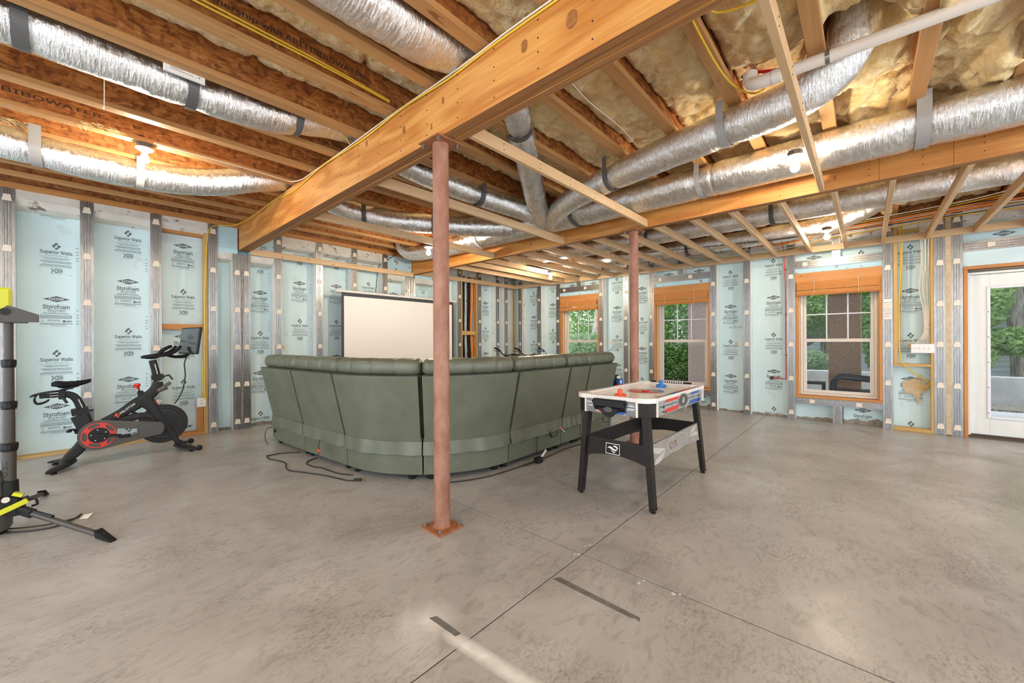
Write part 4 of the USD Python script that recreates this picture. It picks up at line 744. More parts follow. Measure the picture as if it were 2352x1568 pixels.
# ================================================================== LAMPS
def lamp(x, y, z, label, glow='bulb_glow'):
    t = thing('ceiling_lamp', label, 'lamp', (x, y, z), 'bare bulb ceiling lamps')
    put(t, 'junction_box', lathe([(0, 0), (.048, 0), (.05, -.004), (.05, -.034), (.046, -.038), (0, -.038)], (x, y, z), n=8), 'grey_plastic')
    put(t, 'lampholder', lathe([(0, -.039), (.058, -.039), (.060, -.045), (.046, -.056), (.026, -.062), (.023, -.074), (0, -.074)], (x, y, z), n=28), 'white_plastic', smooth=40)
    put(t, 'bulb', lathe([(.013, -.074), (.015, -.086), (.024, -.100), (.031, -.118), (.032, -.132), (.026, -.150), (.014, -.160), (0, -.163)], (x, y, z), n=24), glow, smooth=True)
def jn(y): return min(JY, key=lambda q: abs(q - y))
for x, y, z, lab, gl in ((.40, jn(4.40), JB, 'bare glowing bulb under the joists at upper left', 'bulb_glow'), (3.755, .41, 2.69, 'bare glowing bulb beside the pale ceiling board at upper right', 'bulb_glow'), (3.48, 4.77, 2.65, 'bare glowing bulb half hidden behind the front steel post', 'bulb_bright'), (6.00, 4.42, 2.545, 'bare glowing bulb under the ceiling frame over the far left window', 'bulb_bright'), (6.45, .375, 2.665, 'bare glowing bulb above the ceiling frame near the large window', 'bulb_glow')):
    lamp(x, y, z, lab, gl)
lamp(-1.3, jn(1.2), JB, 'bare glowing bulb under the joists behind the camera on the left', 'bulb_bright'); lamp(1.6, -1.9, 2.52, 'bare glowing bulb on the wide beam behind the camera', 'bulb_bright')
lamp(4.6, jn(-2.4), JB, 'bare glowing bulb under the joists beyond the right edge', 'bulb_bright')

# ================================================================== PIPES AND CABLES
t = thing('drain_pipe', 'white plastic drain pipe hung under the joists at upper right', 'pipe', (2.87, 0, 2.83))
put(t, 'pipe_run', tube([(2.87, .42, 2.83), (2.87, -2.8, 2.80)], .034, 20), 'pvc', smooth=True)
put(t, 'elbow', tube([(2.87, .40, 2.83), (2.872, .47, 2.832), (2.88, .52, 2.842), (2.90, .545, 2.87), (2.905, .55, 2.93)], .039, 20, step=.01), 'pvc', smooth=True)
[put(t, 'elbow_collar', tube(q_, .0425, 20), 'pvc', smooth=40) for q_ in ([(2.87, .425, 2.83), (2.87, .38, 2.83)], [(2.905, .55, 2.885), (2.906, .551, 2.93)])]
put(t, 'pipe_hanger', cat([tube([(2.87, .17, 2.83), (2.87, .15, 2.83)], .037, 20), rod((2.87, .16, 2.86), (2.87, .16, 2.97), .004, 6)]), 'galv')
put(t, 'print', cat([bx(2.87 - .0345, 2.87 - .0335, -.05 - k * .035, -.035 - k * .035, 2.822, 2.826) for k in range(22)]), 'label_tan')
def wire(name, label, pts, r, mat, step=.04, group=None, cat_='cable'): return solo(name, tube(pts, r, 8, step=step), mat, label, cat_, group, smooth=True)
wire('water_line', 'blue plastic water line running above the white drain pipe', [(3.02, .62, 3.0), (3.0, .45, 2.92), (2.975, .2, 2.875), (2.97, -.5, 2.87), (2.97, -2.8, 2.86)], .011, 'cable_blue', cat_='pipe')
wire('water_line', 'red plastic water line above the white drain pipe', [(3.06, .60, 3.04), (3.03, .42, 2.96), (3.03, -.1, 2.895), (3.03, -2.8, 2.89)], .011, 'cable_red', cat_='pipe')
bt = B1[3] + .008; bx0 = B1[0] - .006
wire('electrical_cable', 'yellow electrical cable stapled along the top edge of the wide beam', [(bx0, YMIN + .3, bt - .05), (bx0, .5, bt - .040), (bx0, 1.5, bt - .035), (bx0 - .002, 1.9, bt - .05), (bx0 - .004, 2.4, bt - .03), (bx0 - .002, 3.0, bt - .05), (bx0 - .006, 3.7, bt - .035), (bx0, 4.5, bt - .075), (bx0 - .004, 5.2, bt - .03), (bx0, 5.9, bt - .04), (bx0 - .01, 6.4, bt - .02), (1.45, 6.50, 2.83), (1.32, 6.535, 2.82), (1.215, 6.55, 2.74), (1.19, 6.56, 2.5), (1.165, 6.55, 1.8), (1.16, 6.55, .9), (1.15, 6.52, .47)], .0065, 'cable_yellow')
wire('electrical_cable', 'white electrical cable beside the yellow cable on the wide beam', [(bx0 - .002, YMIN + .3, bt - .028), (bx0, .6, bt - .022), (bx0, 1.4, bt - .016), (bx0, 1.8, bt - .028), (bx0, 2.6, bt - .018), (bx0, 3.4, bt - .024), (bx0, 4.2, bt - .02), (1.50, 4.42, bt - .01), (1.15, 4.45, bt + .008), (.45, 4.42, bt - .002)], .005, 'cable_white')
ys = JY[14] - .052
for d, lab in ((0, 'upper yellow cable in the joist bay above the wide beam at upper left'), (.018, 'lower yellow cable in the joist bay above the wide beam at upper left')):
    wire('electrical_cable', lab, [(-2.5, ys - .03, 2.98 - d), (-.4, ys - .03, 2.975 - d), (.3, ys - .035, 2.965 - 1.4 * d), (.9, ys - .03, 2.96 - d), (1.5, ys - .03, 2.93 - d * .5)], .0055, 'cable_yellow')
wire('electrical_cable', 'yellow cable running along the joist edge from the wide beam to the white pipe elbow', [(1.75, .64, 2.93), (2.05, .664, 2.885), (2.24, .668, 2.88), (2.53, .664, 2.87), (2.78, .645, 2.865), (2.95, .61, 2.87), (3.10, .56, 2.90), (3.2, .52, 2.96)], .0065, 'cable_yellow')
wire('electrical_cable', 'short yellow cable looping over the torn insulation behind the wide beam', [(2.0, .66, 2.93), (2.12, .60, 2.90), (2.18, .57, 2.885), (2.22, .48, 2.88), (2.235, .39, 2.88), (2.25, .26, 2.90)], .006, 'cable_yellow')
wire('electrical_cable', 'yellow cable dropping beside the long duct where it meets the wide beam', [(1.40, 3.05, 2.96), (1.44, 3.14, 2.91), (1.50, 3.18, 2.90), (1.545, 3.2, 2.87)], .005, 'cable_yellow')
wire('electrical_cable', 'thin white cable along the joist behind the foil drop duct', [(2.0, 1.42, 2.95), (2.4, 1.45, 2.91), (2.9, 1.46, 2.93), (3.3, 1.45, 2.885), (3.7, 1.43, 2.9)], .004, 'cable_white')
wire('electrical_cable', 'white cable lying over the joists at the left edge near the wall', [(-2, 5.62, 2.885), (-.6, 5.66, 2.882), (-.1, 5.70, 2.878), (.06, 5.72, 2.88), (.13, 5.70, 2.89)], .005, 'cable_white')
wire('electrical_cable', 'yellow cable along the joists over the ledger board on the left wall', [(1.7, 5.90, 2.945), (2.2, 5.88, 2.92), (2.9, 5.87, 2.92), (3.7, 5.86, 2.93)], .005, 'cable_yellow')
# bundles along the top of the window wall
CB = (('orange flexible conduit along the top of the window wall, upper run', 'cable_orange', 7.16, 2.80, .010, .30), ('orange flexible conduit along the top of the window wall, lower run', 'cable_orange', 7.20, 2.765, .010, .12), ('yellow cable in the bundle along the top of the window wall', 'cable_yellow', 7.13, 2.825, .008, .18), ('black cable in the bundle along the top of the window wall', 'cable_black', 7.10, 2.80, .006, .05), ('white cable topmost in the bundle along the window wall', 'cable_white', 7.08, 2.84, .007, .26), ('white cable lowest in the bundle along the window wall', 'cable_white', 7.25, 2.735, .007, .0), ('thin white cable in the middle of the window wall bundle', 'cable_white', 7.22, 2.79, .006, .0), ('second yellow cable under the bundle along the window wall', 'cable_yellow', 7.28, 2.72, .006, .0))
for k, (lab, mt, x, z, r, rise) in enumerate(CB):
    wire('electrical_cable', lab, [(x - rise * .6, YMIN + .5, z + .05), (x - rise, -1.6, z + .06 * (rise > .1)), (x - .04, -.9, z + .02), (x + .02 * (k % 3), -.3, z), (x + .01, .25, z - .02), (x + .1, 1.0, z - .05 - .01 * k), (XR - .03, 1.6 + .2 * k, 2.86)], r, mt)
wire('electrical_cable', 'long thin black cable strung above the ceiling frame along the window wall', [(6.55, YMIN + .5, 2.63), (6.7, -.6, 2.635), (6.75, .8, 2.66), (6.65, 2.0, 2.70), (6.3, 3.4, 2.73), (5.9, 4.6, 2.76)], .005, 'cable_black')
p = lambda s, o, z: M(s, o, z)
wire('electrical_cable', 'yellow cable running down the timber frame to the spray foam patch', [p(.33, .04, 2.86), p(.335, .03, 2.72), p(.335, .0, 2.6), p(.345, -.03, 2.3), p(.335, -.02, 1.9), p(.322, -.02, 1.6), p(.325, -.02, 1.2), p(.335, -.01, 1.0), p(.36, .0, .90), p(.42, -.02, .82), p(.53, -.08, .72), p(.605, -.11, .655), p(.612, -.12, .62), p(.585, -.13, .58), p(.51, -.14, .578), p(.49, -.16, .59)], .0075, 'cable_yellow')
wire('electrical_cable', 'second yellow cable paired with the first behind the timber frame', [p(.355, .035, 2.86), p(.358, .02, 2.7), p(.356, -.03, 2.3), p(.348, -.05, 1.7), p(.35, -.06, 1.15)], .006, 'cable_yellow')
for k in range(8):
    a = .50 + .018 * k; w_ = .012 * math.sin(k * 2.3); wire('electrical_cable', 'white cable fanning down into the four-gang switch plate', [p(a + .02, .06, 2.84), p(.525 + .012 * k, .0, 2.66), p(.535 + .010 * k + w_, -.03, 2.3), p(.515 + .014 * k - w_, -.05 - .004 * k, 1.9), p(.560 + .007 * k, -.05, 1.55), p(.565 + .006 * k, -.05, 1.35), p(.46 + .022 * k, -.03, 1.15)], 0.0034, 'cable_white', group='white cables above the switch plate')
t = thing('cable_tie', 'white tie gathering the cables above the switch plate', 'tie', p(.585, -.05, 1.37)); put(t, 'loop', cat([tube([p(.56, -.05 + .012, 1.37), p(.62, -.05 + .012, 1.372)], .005, 6), tube([p(.56, -.065, 1.37), p(.62, -.065, 1.372)], .005, 6)]), 'white_plastic')
t = thing('switch_plate', 'white four-gang switch plate on the timber frame', 'switch', p(.55, .0, 1.1))
put(t, 'cover', wb(M, .437, .652, -.006, .004, 1.045, 1.165, .003), 'white_plastic')
for k in range(4): put(t, 'toggle', cat([wb(M, .467 + k * .045, .475 + k * .045, .004, .014, 1.10, 1.118, .001), rod(p(.471 + k * .045, .004, 1.138), p(.471 + k * .045, .0055, 1.138), .004, 8), rod(p(.471 + k * .045, .004, 1.078), p(.471 + k * .045, .0055, 1.078), .004, 8)]), 'cream_plastic')
put(t, 'wall_box', wb(M, .445, .645, -.07, -.006, 1.05, 1.16, .003), 'grey_plastic')
wire('signal_wire', 'bright red wire running down beside the stud to a hole in the foam', [p(-.985, .05, 2.86), p(-.975, .0, 2.7), p(-.965, -.02, 2.55), p(-.952, -.03, 2.3), p(-.944, -.03, 2.1), p(-.940, -.03, 1.6), p(-.940, -.03, 1.0), p(-.940, -.03, .64), p(-.946, -.035, .615), p(-.97, -.06, .612), p(-1.05, -.12, .612), p(-1.145, -.16, .608)], .0075, 'cable_red', step=.02)
t = thing('wire_coil', 'black end of the red wire in a hole with a thin pencil ring around it', 'wire', p(-1.15, -REC, .61)); put(t, 'hole_grommet', lathe([(.010, 0), (.026, 0), (.026, .008), (.010, .014)], p(-1.15, -REC, .61), (-1, 0, 0), 20), 'cable_black'); put(t, 'drawn_ring', cat([tube([p(-1.13 + .075 * math.cos(a), -REC + .0015, .665 + .075 * math.sin(a)) for a in np.linspace(0, 6.28, 40)], .0012, 4), tube([p(-1.10 + .085 * math.cos(a), -REC + .0015, .55 + .085 * math.sin(a)) for a in np.linspace(0, 6.28, 40)], .0012, 4)]), 'cable_black')
for z, w_ in ((2.33, 'topmost'), (1.62, 'middle'), (.99, 'lowest')): solo('wire_clip', wb(M, -.952, -.922, -.04, -.02, z - .006, z + .006), 'cable_black', w_ + ' tiny black clip holding the red wire on the foam', 'clip', 'clips on the red wire')
# pipes in the left wall bay by the corner
q = lambda s, o, z: WLm(s, o, z)
for s, lab in ((5.80, 'black insulated pipe by the left post of the corner pipe bay'), (5.97, 'black insulated pipe beside the orange conduits in the corner pipe bay')):
    solo('insulated_pipe', tube([q(s, -.10, 0), q(s + .01, -.10, .8), q(s - .015, -.10, 1.5), q(s, -.10, 2.1), q(s - .01, -.09, 2.83)], .032, 14, step=.05), 'black_rubber', lab, 'pipe', smooth=True)
solo('riser_pipe', tube([q(5.885, -.11, 0), q(5.885, -.11, 2.83)], .014, 12), 'pvc', 'white plastic riser pipe between the two black pipes by the corner', 'pipe', smooth=True)
for k, s in enumerate((6.04, 6.062, 6.085)): solo('conduit', tube([q(s, -.12, 0), q(s + .012, -.11, .9), q(s - .02, -.12, 1.6), q(s + .006, -.11, 2.2), q(s - .02, -.1, 2.83)], .010, 10, step=.05), 'cable_orange', ('left', 'middle', 'right')[k] + ' one of the three orange conduits in the corner pipe bay', 'conduit', 'orange conduits in the corner pipe bay', smooth=True)
wire('electrical_cable', 'yellow cable stapled down the first stud right of the room corner', [p(-6.34, -.03, 2.8), p(-6.345, -.03, 2.0), p(-6.33, -.03, 1.3), p(-6.34, -.03, .4)], .006, 'cable_yellow')
wire('electrical_cable', 'thin black cable hanging behind the top of the projector screen', [q(4.05, .10, 2.88), q(3.86, .0, 2.72), q(3.76, -.10, 2.62), q(3.75, -.14, 2.45), q(3.70, -.14, 2.0)], .005, 'cable_black')
t = thing('outlet', 'white duplex outlet on the timber post behind the exercise bike', 'outlet', q(1.13, -.03, .42)); put(t, 'cover', wb(WLm, 1.09, 1.185, -.06, -.022, .365, .485, .003), 'white_plastic')
for z in (.405, .447): put(t, 'socket', extr(Point(1.137, z).buffer(.015, 8), .003, lambda u, v, w: q(u, -.022 + w, v)), 'cream_plastic'); put(t, 'slots', cat([wb(WLm, 1.131, 1.133, -.019, -.018, z, z + .008), wb(WLm, 1.141, 1.143, -.019, -.018, z, z + .008)]), 'black_plastic')
wire('electrical_cable', 'yellow cable drooping from the post to the outlet', [q(1.16, -.03, 1.0), q(1.15, -.035, .75), q(1.155, -.03, .6), q(1.14, -.05, .49)], .0055, 'cable_yellow')

t = thing('vent_pipe', 'white plastic pipe elbow above the ceiling frame at the right edge over the door', 'pipe', (7.15, -1.5, 2.75)); put(t, 'elbow', tube([(7.18, -1.75, 2.80), (7.18, -1.56, 2.79), (7.19, -1.47, 2.76), (7.22, -1.44, 2.70), (7.30, -1.44, 2.68), (7.41, -1.44, 2.68)], .042, 18, step=.02), 'pvc', smooth=True)
for q_ in ([(7.18, -1.64, 2.795), (7.18, -1.58, 2.79)], [(7.28, -1.44, 2.68), (7.34, -1.44, 2.68)]): put(t, 'collar', tube(q_, .047, 18), 'pvc', smooth=40)
# ================================================================== SECTIONAL SOFA
sofa = thing('sectional_sofa', 'olive grey leather sectional sofa seen from behind, curved at its corner', 'sofa', (2.6, 3.4, 0))
CX_, CY_, CR_ = 2.80, 3.65, 1.07
def straight(a, b, n=(0, 0), k=9):
    a, b = np.array(a), np.array(b); d = (b - a) / np.linalg.norm(b - a); a, b = a + d * .006, b - d * .006
    return np.linspace(a, b, k), np.tile(np.array(n, float), (k, 1))
def arc(a0, a1, k=15):
    e = .006 / CR_; th = np.radians(np.linspace(a0, a1, k)); th[0] += e; th[-1] -= e; N = np.c_[np.cos(th), np.sin(th)]; return np.array([CX_, CY_]) + CR_ * N, N
SEC = [straight((1.62, 5.32), (1.66, 4.47), (-1, 0)), straight((1.66, 4.47), (1.73, 3.65), (-1, 0)), arc(180, 225), arc(225, 270),
       straight((2.80, 2.58), (3.68, 2.585), (0, -1)), straight((3.68, 2.585), (4.09, 2.585), (0, -1)), straight((4.09, 2.585), (4.78, 2.585), (0, -1))]
def sweep(P, N, prof, mod=None):
    rings = []
    for i, (p, n) in enumerate(zip(P, N)):
        pr = prof if mod is None else mod(i / (len(P) - 1), prof)
        rings.append([[p[0] + n[0] * o, p[1] + n[1] * o, z] for o, z in pr])
    return loft(rings)
def resample(P, N, k):
    t = np.linspace(0, 1, len(P)); q = np.linspace(0, 1, k); f = lambda A: np.c_[np.interp(q, t, A[:, 0]), np.interp(q, t, A[:, 1])]; M_ = f(N); return f(P), M_ / np.linalg.norm(M_, axis=1, keepdims=True)
for si, (P, N) in enumerate(SEC):
    s = put(sofa, 'seat_section', sweep(P, N, [(0, .055), (.004, .06), (.012, .37), (.002, .385), (-.80, .40), (-.84, .38), (-.84, .055)]), 'leather', smooth=35)
    Pg, Ng = resample(P, N, len(P) * 2); Lp = np.linalg.norm(np.diff(P, axis=0), axis=1).sum(); e_ = .011 / Lp; tq = np.linspace(e_, 1 - e_, 17); ts = np.linspace(0, 1, len(P)); Pg = np.c_[np.interp(tq, ts, P[:, 0]), np.interp(tq, ts, P[:, 1])]; Ng = np.c_[np.interp(tq, ts, N[:, 0]), np.interp(tq, ts, N[:, 1])]; Ng /= np.linalg.norm(Ng, axis=1, keepdims=True)
    pan = [(-.05, .32), (.018, .325), (.024, .335), (.152, .915), (.152, .925), (.145, .932), (.06, .938)]
    put(s, 'back_panel', sweep(Pg, Ng, pan), 'leather', smooth=25)
    put(s, 'panel_welt', sweep(Pg, Ng, [(.146, .926), (.154, .926), (.154, .934), (.146, .934)]), 'leather_dark')
    put(s, 'back_core', sweep(P, N, [(-.06, .38), (.055, .93), (-.10, .93), (-.22, .38)]), 'leather', smooth=25)
    Pk, Nk = resample(P, N, 70); th = np.linspace(0, 2 * np.pi, 22, endpoint=False)
    nse = 2 if len(P) < 12 and si != 5 else (3 if si in (2, 3) else 1)
    def head(u, pr, nse=nse, si=si):
        e = min(1, (1 - abs(2 * u - 1)) * 9) ** .5 * .5 + .5; d = 1.0
        for j in range(1, nse + 1): d -= .10 * math.exp(-((u - j / (nse + 1)) / .018) ** 2)
        w = 1 + .018 * math.sin(15 * u + si)
        return [(.005 + .118 * e * d * w * math.copysign(abs(math.cos(a)) ** .72, math.cos(a)), 1.0 + (.072 * e * d * w + (.006 if math.sin(a) > 0 else 0)) * math.copysign(abs(math.sin(a)) ** .72, math.sin(a))) for a in th]
    hd = put(s, 'head_cushion', sweep(Pk, Nk, None, head), 'leather', smooth=True)
    if si != 5:
        put(s, 'back_cushion', sweep(P, N, [(-.10, .46), (-.02, .95), (-.12, .95), (-.26, .80), (-.32, .50), (-.30, .44)]), 'leather', smooth=True); put(s, 'seat_cushion', sweep(P, N, [(-.30, .40), (-.30, .47), (-.80, .49), (-.86, .46), (-.86, .36)]), 'leather', smooth=30)
    else: put(s, 'console_top', sweep(P, N, [(-.10, .40), (-.10, .60), (-.80, .60), (-.82, .40)]), 'leather', smooth=30)
    rg = np.random.default_rng(50 + si); phs = rg.uniform(0, 6)
    def flap(u, pr): w = .008 * math.sin(11 * u + phs) + .006 * math.sin(23 * u); return [(.014, .352), (.032, .352), (.038 + w * .6, .30), (.046 + w, .238), (.040 + w, .235), (.028, .30)]
    if si != 6: put(s, 'back_flap', sweep(Pk, Nk, None, flap), 'leather', smooth=30)
    else: put(s, 'back_flap', sweep(Pk, Nk, None, flap), 'leather', smooth=30)
    for q in (.08, .92):
        i = int(q * (len(P) - 1)); c = P[i] - N[i] * .07; put(s, 'foot', bx(c[0] - .025, c[0] + .025, c[1] - .025, c[1] + .025, 0, .055, .003), 'black_plastic')
def arm(P0, n, d, lab):
    pr = [(a, b) for a, b in [(0, .06), (.145, .06), (.145, .50)] + [(.0725 + .09 * math.cos(t), .545 + .075 * math.sin(t)) for t in np.linspace(-.3, math.pi + .3, 12)] + [(0, .50)]]
    A = [[(P0[0] + n[0] * o + d[0] * a, P0[1] + n[1] * o + d[1] * a, z) for a, z in pr] for o in (-.02, -.84)]
    return put(sofa, 'arm', loft(A), 'leather', smooth=40)
arm(SEC[0][0][0], (-1, 0), (0, 1), 'l'); arm(SEC[-1][0][-1], (0, -1), (1, 0), 'r')
put(sofa, 'power_socket', lathe([(0, 0), (.022, 0), (.022, .006), (.015, .009), (0, .009)], (1.612, 5.29, .16), (-1, 0, 0), 14), 'black_plastic')
put(sofa, 'pull_wire', tube([(1.60, 3.96, .27), (1.585, 3.96, .21), (1.59, 3.965, .17), (1.587, 3.97, .12)], .004, 6, step=.01), 'cable_black')
put(sofa, 'warning_tag', bx(1.572, 1.578, 3.90, 3.965, .165, .19), 'orange_plastic', label='small orange tag on a wire end under the back flap')
put(sofa, 'coiled_wire', tube([(3.22 + .008 * math.cos(a), 2.555 + .008 * math.sin(a), .26 - .0012 * a * 2.1 ) for a in np.linspace(0, 88, 240)], .0022, 5), 'cable_black')
put(sofa, 'wire_plug', cat([bar((3.42, 2.55, .26), (3.46, 2.54, .18), .018, .018), tube([(3.46, 2.54, .18), (3.52, 2.53, .185), (3.57, 2.54, .23), (3.60, 2.55, .26)], .005, 6, step=.01)]), 'cable_black')
put(sofa, 'white_tag', bar((3.62, 2.54, .26), (3.69, 2.53, .20), .02, .004), 'paper', label='white wire tag below the sofa back')
put(sofa, 'red_clip', bx(3.60, 3.625, 2.535, 2.55, .25, .275), 'orange_plastic')
t = thing('clip_on_gadget', 'small black and blue gadget clipped to the right end of the sofa back', 'gadget', (4.83, 2.62, .58))
put(t, 'body', lathe([(0, -.02), (.055, -.02), (.065, -.01), (.065, .015), (.05, .022), (0, .022)], (4.83, 2.49, .71), (0, -1, 0), 24), 'black_plastic', smooth=40)
put(t, 'label', bx(4.80, 4.86, 2.44, 2.463, .725, .755, .003), 'paper'); put(t, 'blue_case', bx(4.80, 4.91, 2.42, 2.47, .645, .715, .006), 'blue_paint'); put(t, 'badge', bx(4.82, 4.855, 2.414, 2.42, .66, .70), 'paper'); put(t, 'bracket', bx(4.80, 4.85, 2.46, 2.60, .62, .66, .004), 'black_plastic')
def floorwire(label, pts, r=.0055): return put(sofa, 'power_cord', tube([(x, y, r + .001 + z) for x, y, z in [(q + (0,))[:3] for q in pts]], r, 8, step=.02), 'cable_black', True, label)
floorwire('black power cord looping on the floor behind the left end of the sofa', [(1.66, 4.66), (1.60, 4.72), (1.48, 4.78), (1.38, 4.78), (1.36, 4.66), (1.40, 4.50), (1.42, 4.36), (1.38, 4.22), (1.36, 4.10), (1.42, 3.94), (1.50, 3.75), (1.55, 3.60), (1.575, 3.50), (1.60, 3.40), (1.64, 3.35)])
floorwire('second black cord curling out under the sofa behind its second seat', [(1.70, 4.30), (1.60, 4.25), (1.55, 4.15), (1.56, 4.02), (1.60, 3.92), (1.61, 3.80), (1.63, 3.65), (1.70, 3.5)])
floorwire('thin black cord arching beside the leftmost sofa foot', [(1.56, 5.36, 0), (1.55, 5.42, .02), (1.545, 5.43, .10), (1.57, 5.42, .17), (1.61, 5.38, .19)], .0035)
pg_ = put(sofa, 'power_plug', bar((1.64, 3.35, .012), (1.685, 3.30, .012), .022, .022, bev=.004), 'cable_black'); put(pg_, 'prongs', cat([bar((1.685, 3.30, .008), (1.70, 3.283, .008), .002, .006), bar((1.692, 3.306, .014), (1.707, 3.289, .014), .002, .006)]), 'lvl_edge')
floorwire('black cord running along the floor under the right half of the sofa', [(2.1, 2.72), (2.6, 2.52), (2.9, 2.505), (3.3, 2.50), (3.7, 2.53), (4.2, 2.50), (4.6, 2.51)])
t = thing('power_adapter', 'black power adapter box on the floor under the sofa back', 'adapter', (3.12, 2.47, 0)); put(t, 'case', bx(3.08, 3.17, 2.43, 2.49, 0, .055, .006), 'black_plastic'); put(t, 'lead', tube([(3.08, 2.46, .02), (3.0, 2.47, .012), (2.92, 2.49, .008)], .004, 6, step=.02), 'cable_black'); put(t, 'tag', bar((3.15, 2.44, .055), (3.20, 2.42, .12), .035, .002, up=(0, 1, .2)), 'paper')

# ================================================================== AIR HOCKEY TABLE
T0, T1, U0, U1, ZT = 2.685, 3.945, 1.115, 1.745, .80
tb = thing('air_hockey_table', 'air hockey table with white top, red and blue graphics and black splayed legs', 'table', ((T0 + T1) / 2, (U0 + U1) / 2, 0))
CRN = .105
rect = lambda m, r=CRN: sbox(T0 + m + r - m * .5, U0 + m + r - m * .5, T1 - m - r + m * .5, U1 - m - r + m * .5).buffer(r - m * .5, 12)
fz = lambda z: (lambda u, v, q: np.array([u, v, z + q]))
put(tb, 'cabinet', extr(rect(.006), .105, fz(.675)), 'brown_black')
put(tb, 'playfield', extr(rect(.05), .012, fz(.772)), 'table_white')
put(tb, 'rail', extr(rect(.0).difference(rect(.040)), .026, fz(.781)), 'table_white', smooth=False)
for cx_, cy_ in ((T0, U0), (T0, U1), (T1, U0), (T1, U1)):
    sx, sy = (1 if cx_ == T0 else -1), (1 if cy_ == U0 else -1)
    o = sbox(min(cx_, cx_ + sx * CRN), min(cy_, cy_ + sy * CRN), max(cx_, cx_ + sx * CRN), max(cy_, cy_ + sy * CRN)); g = rect(-.004).intersection(o)
    put(tb, 'corner_cap', extr(g.buffer(.002), .034, fz(.776)), 'table_white', smooth=30)
    for a, b in ((cx_ + sx * CRN, cy_), (cx_, cy_ + sy * CRN)): put(tb, 'corner_trim', bx(a - .006, a + .006, b - .006, b + .006, .672, .805), 'table_white')
zt = .7846
lay = lambda g, h=.0003, z=zt: flat(g, lambda u, v: np.array([u, v, z + h]))
C0 = ((T0 + T1) / 2, (U0 + U1) / 2)
put(tb, 'center_ring', lay(affinity.scale(Point(C0).buffer(.155, 40).difference(Point(C0).buffer(.138, 40)), 1, 1)), 'table_art'); put(tb, 'center_disc', lay(Point(C0).buffer(.138, 40), .0002), 'grey_panel')
put(tb, 'center_red_half', lay(Point(C0).buffer(.128, 40).intersection(sbox(C0[0] - .2, C0[1] - .2, C0[0] - .01, C0[1] + .2)).difference(Point(C0[0] + .05, C0[1]).buffer(.09)), .0005), 'red_paint'); put(tb, 'center_blue_rim', lay(Point(C0).buffer(.155, 40).intersection(sbox(C0[0] + .06, C0[1] - .2, C0[0] + .2, C0[1] + .05)).difference(Point(C0).buffer(.12, 40)), .0006), 'blue_paint')
rings = [Point(T0 + dx, C0[1] + dy).buffer(.062, 24).difference(Point(T0 + dx, C0[1] + dy).buffer(.059, 24)) for dx in (.16, 1.10) for dy in (-.16, .16)]
put(tb, 'red_rings', lay(unary_union(rings)), 'red_paint')
put(tb, 'line_marks', lay(unary_union([LineString([(T0 + dx, C0[1] + sy * .18), (T0 + dx, C0[1] + sy * .24)]).buffer(.002) for dx in (.36, .40, .86, .90) for sy in (-1, 1)])), 'print_ink')
put(tb, 'goal_crease', lay(unary_union([Point(T0 + .05, C0[1]).buffer(.10, 20).difference(Point(T0 + .05, C0[1]).buffer(.092, 20)).intersection(sbox(T0 + .05, 0, T0 + 1, 3))])), 'red_paint')
# printed rails on the long sides of the top
for y, sg in ((U1 - .020, 1), (U0 + .020, -1)):
    for a, b, m in ((.12, .40, 'grey_panel'), (.40, .62, 'blue_paint'), (.62, .80, 'red_paint'), (.80, 1.14, 'grey_panel')): put(tb, 'rail_graphic', bx(T0 + a, T0 + b, y - .016, y + .016, .8072, .8078), m)
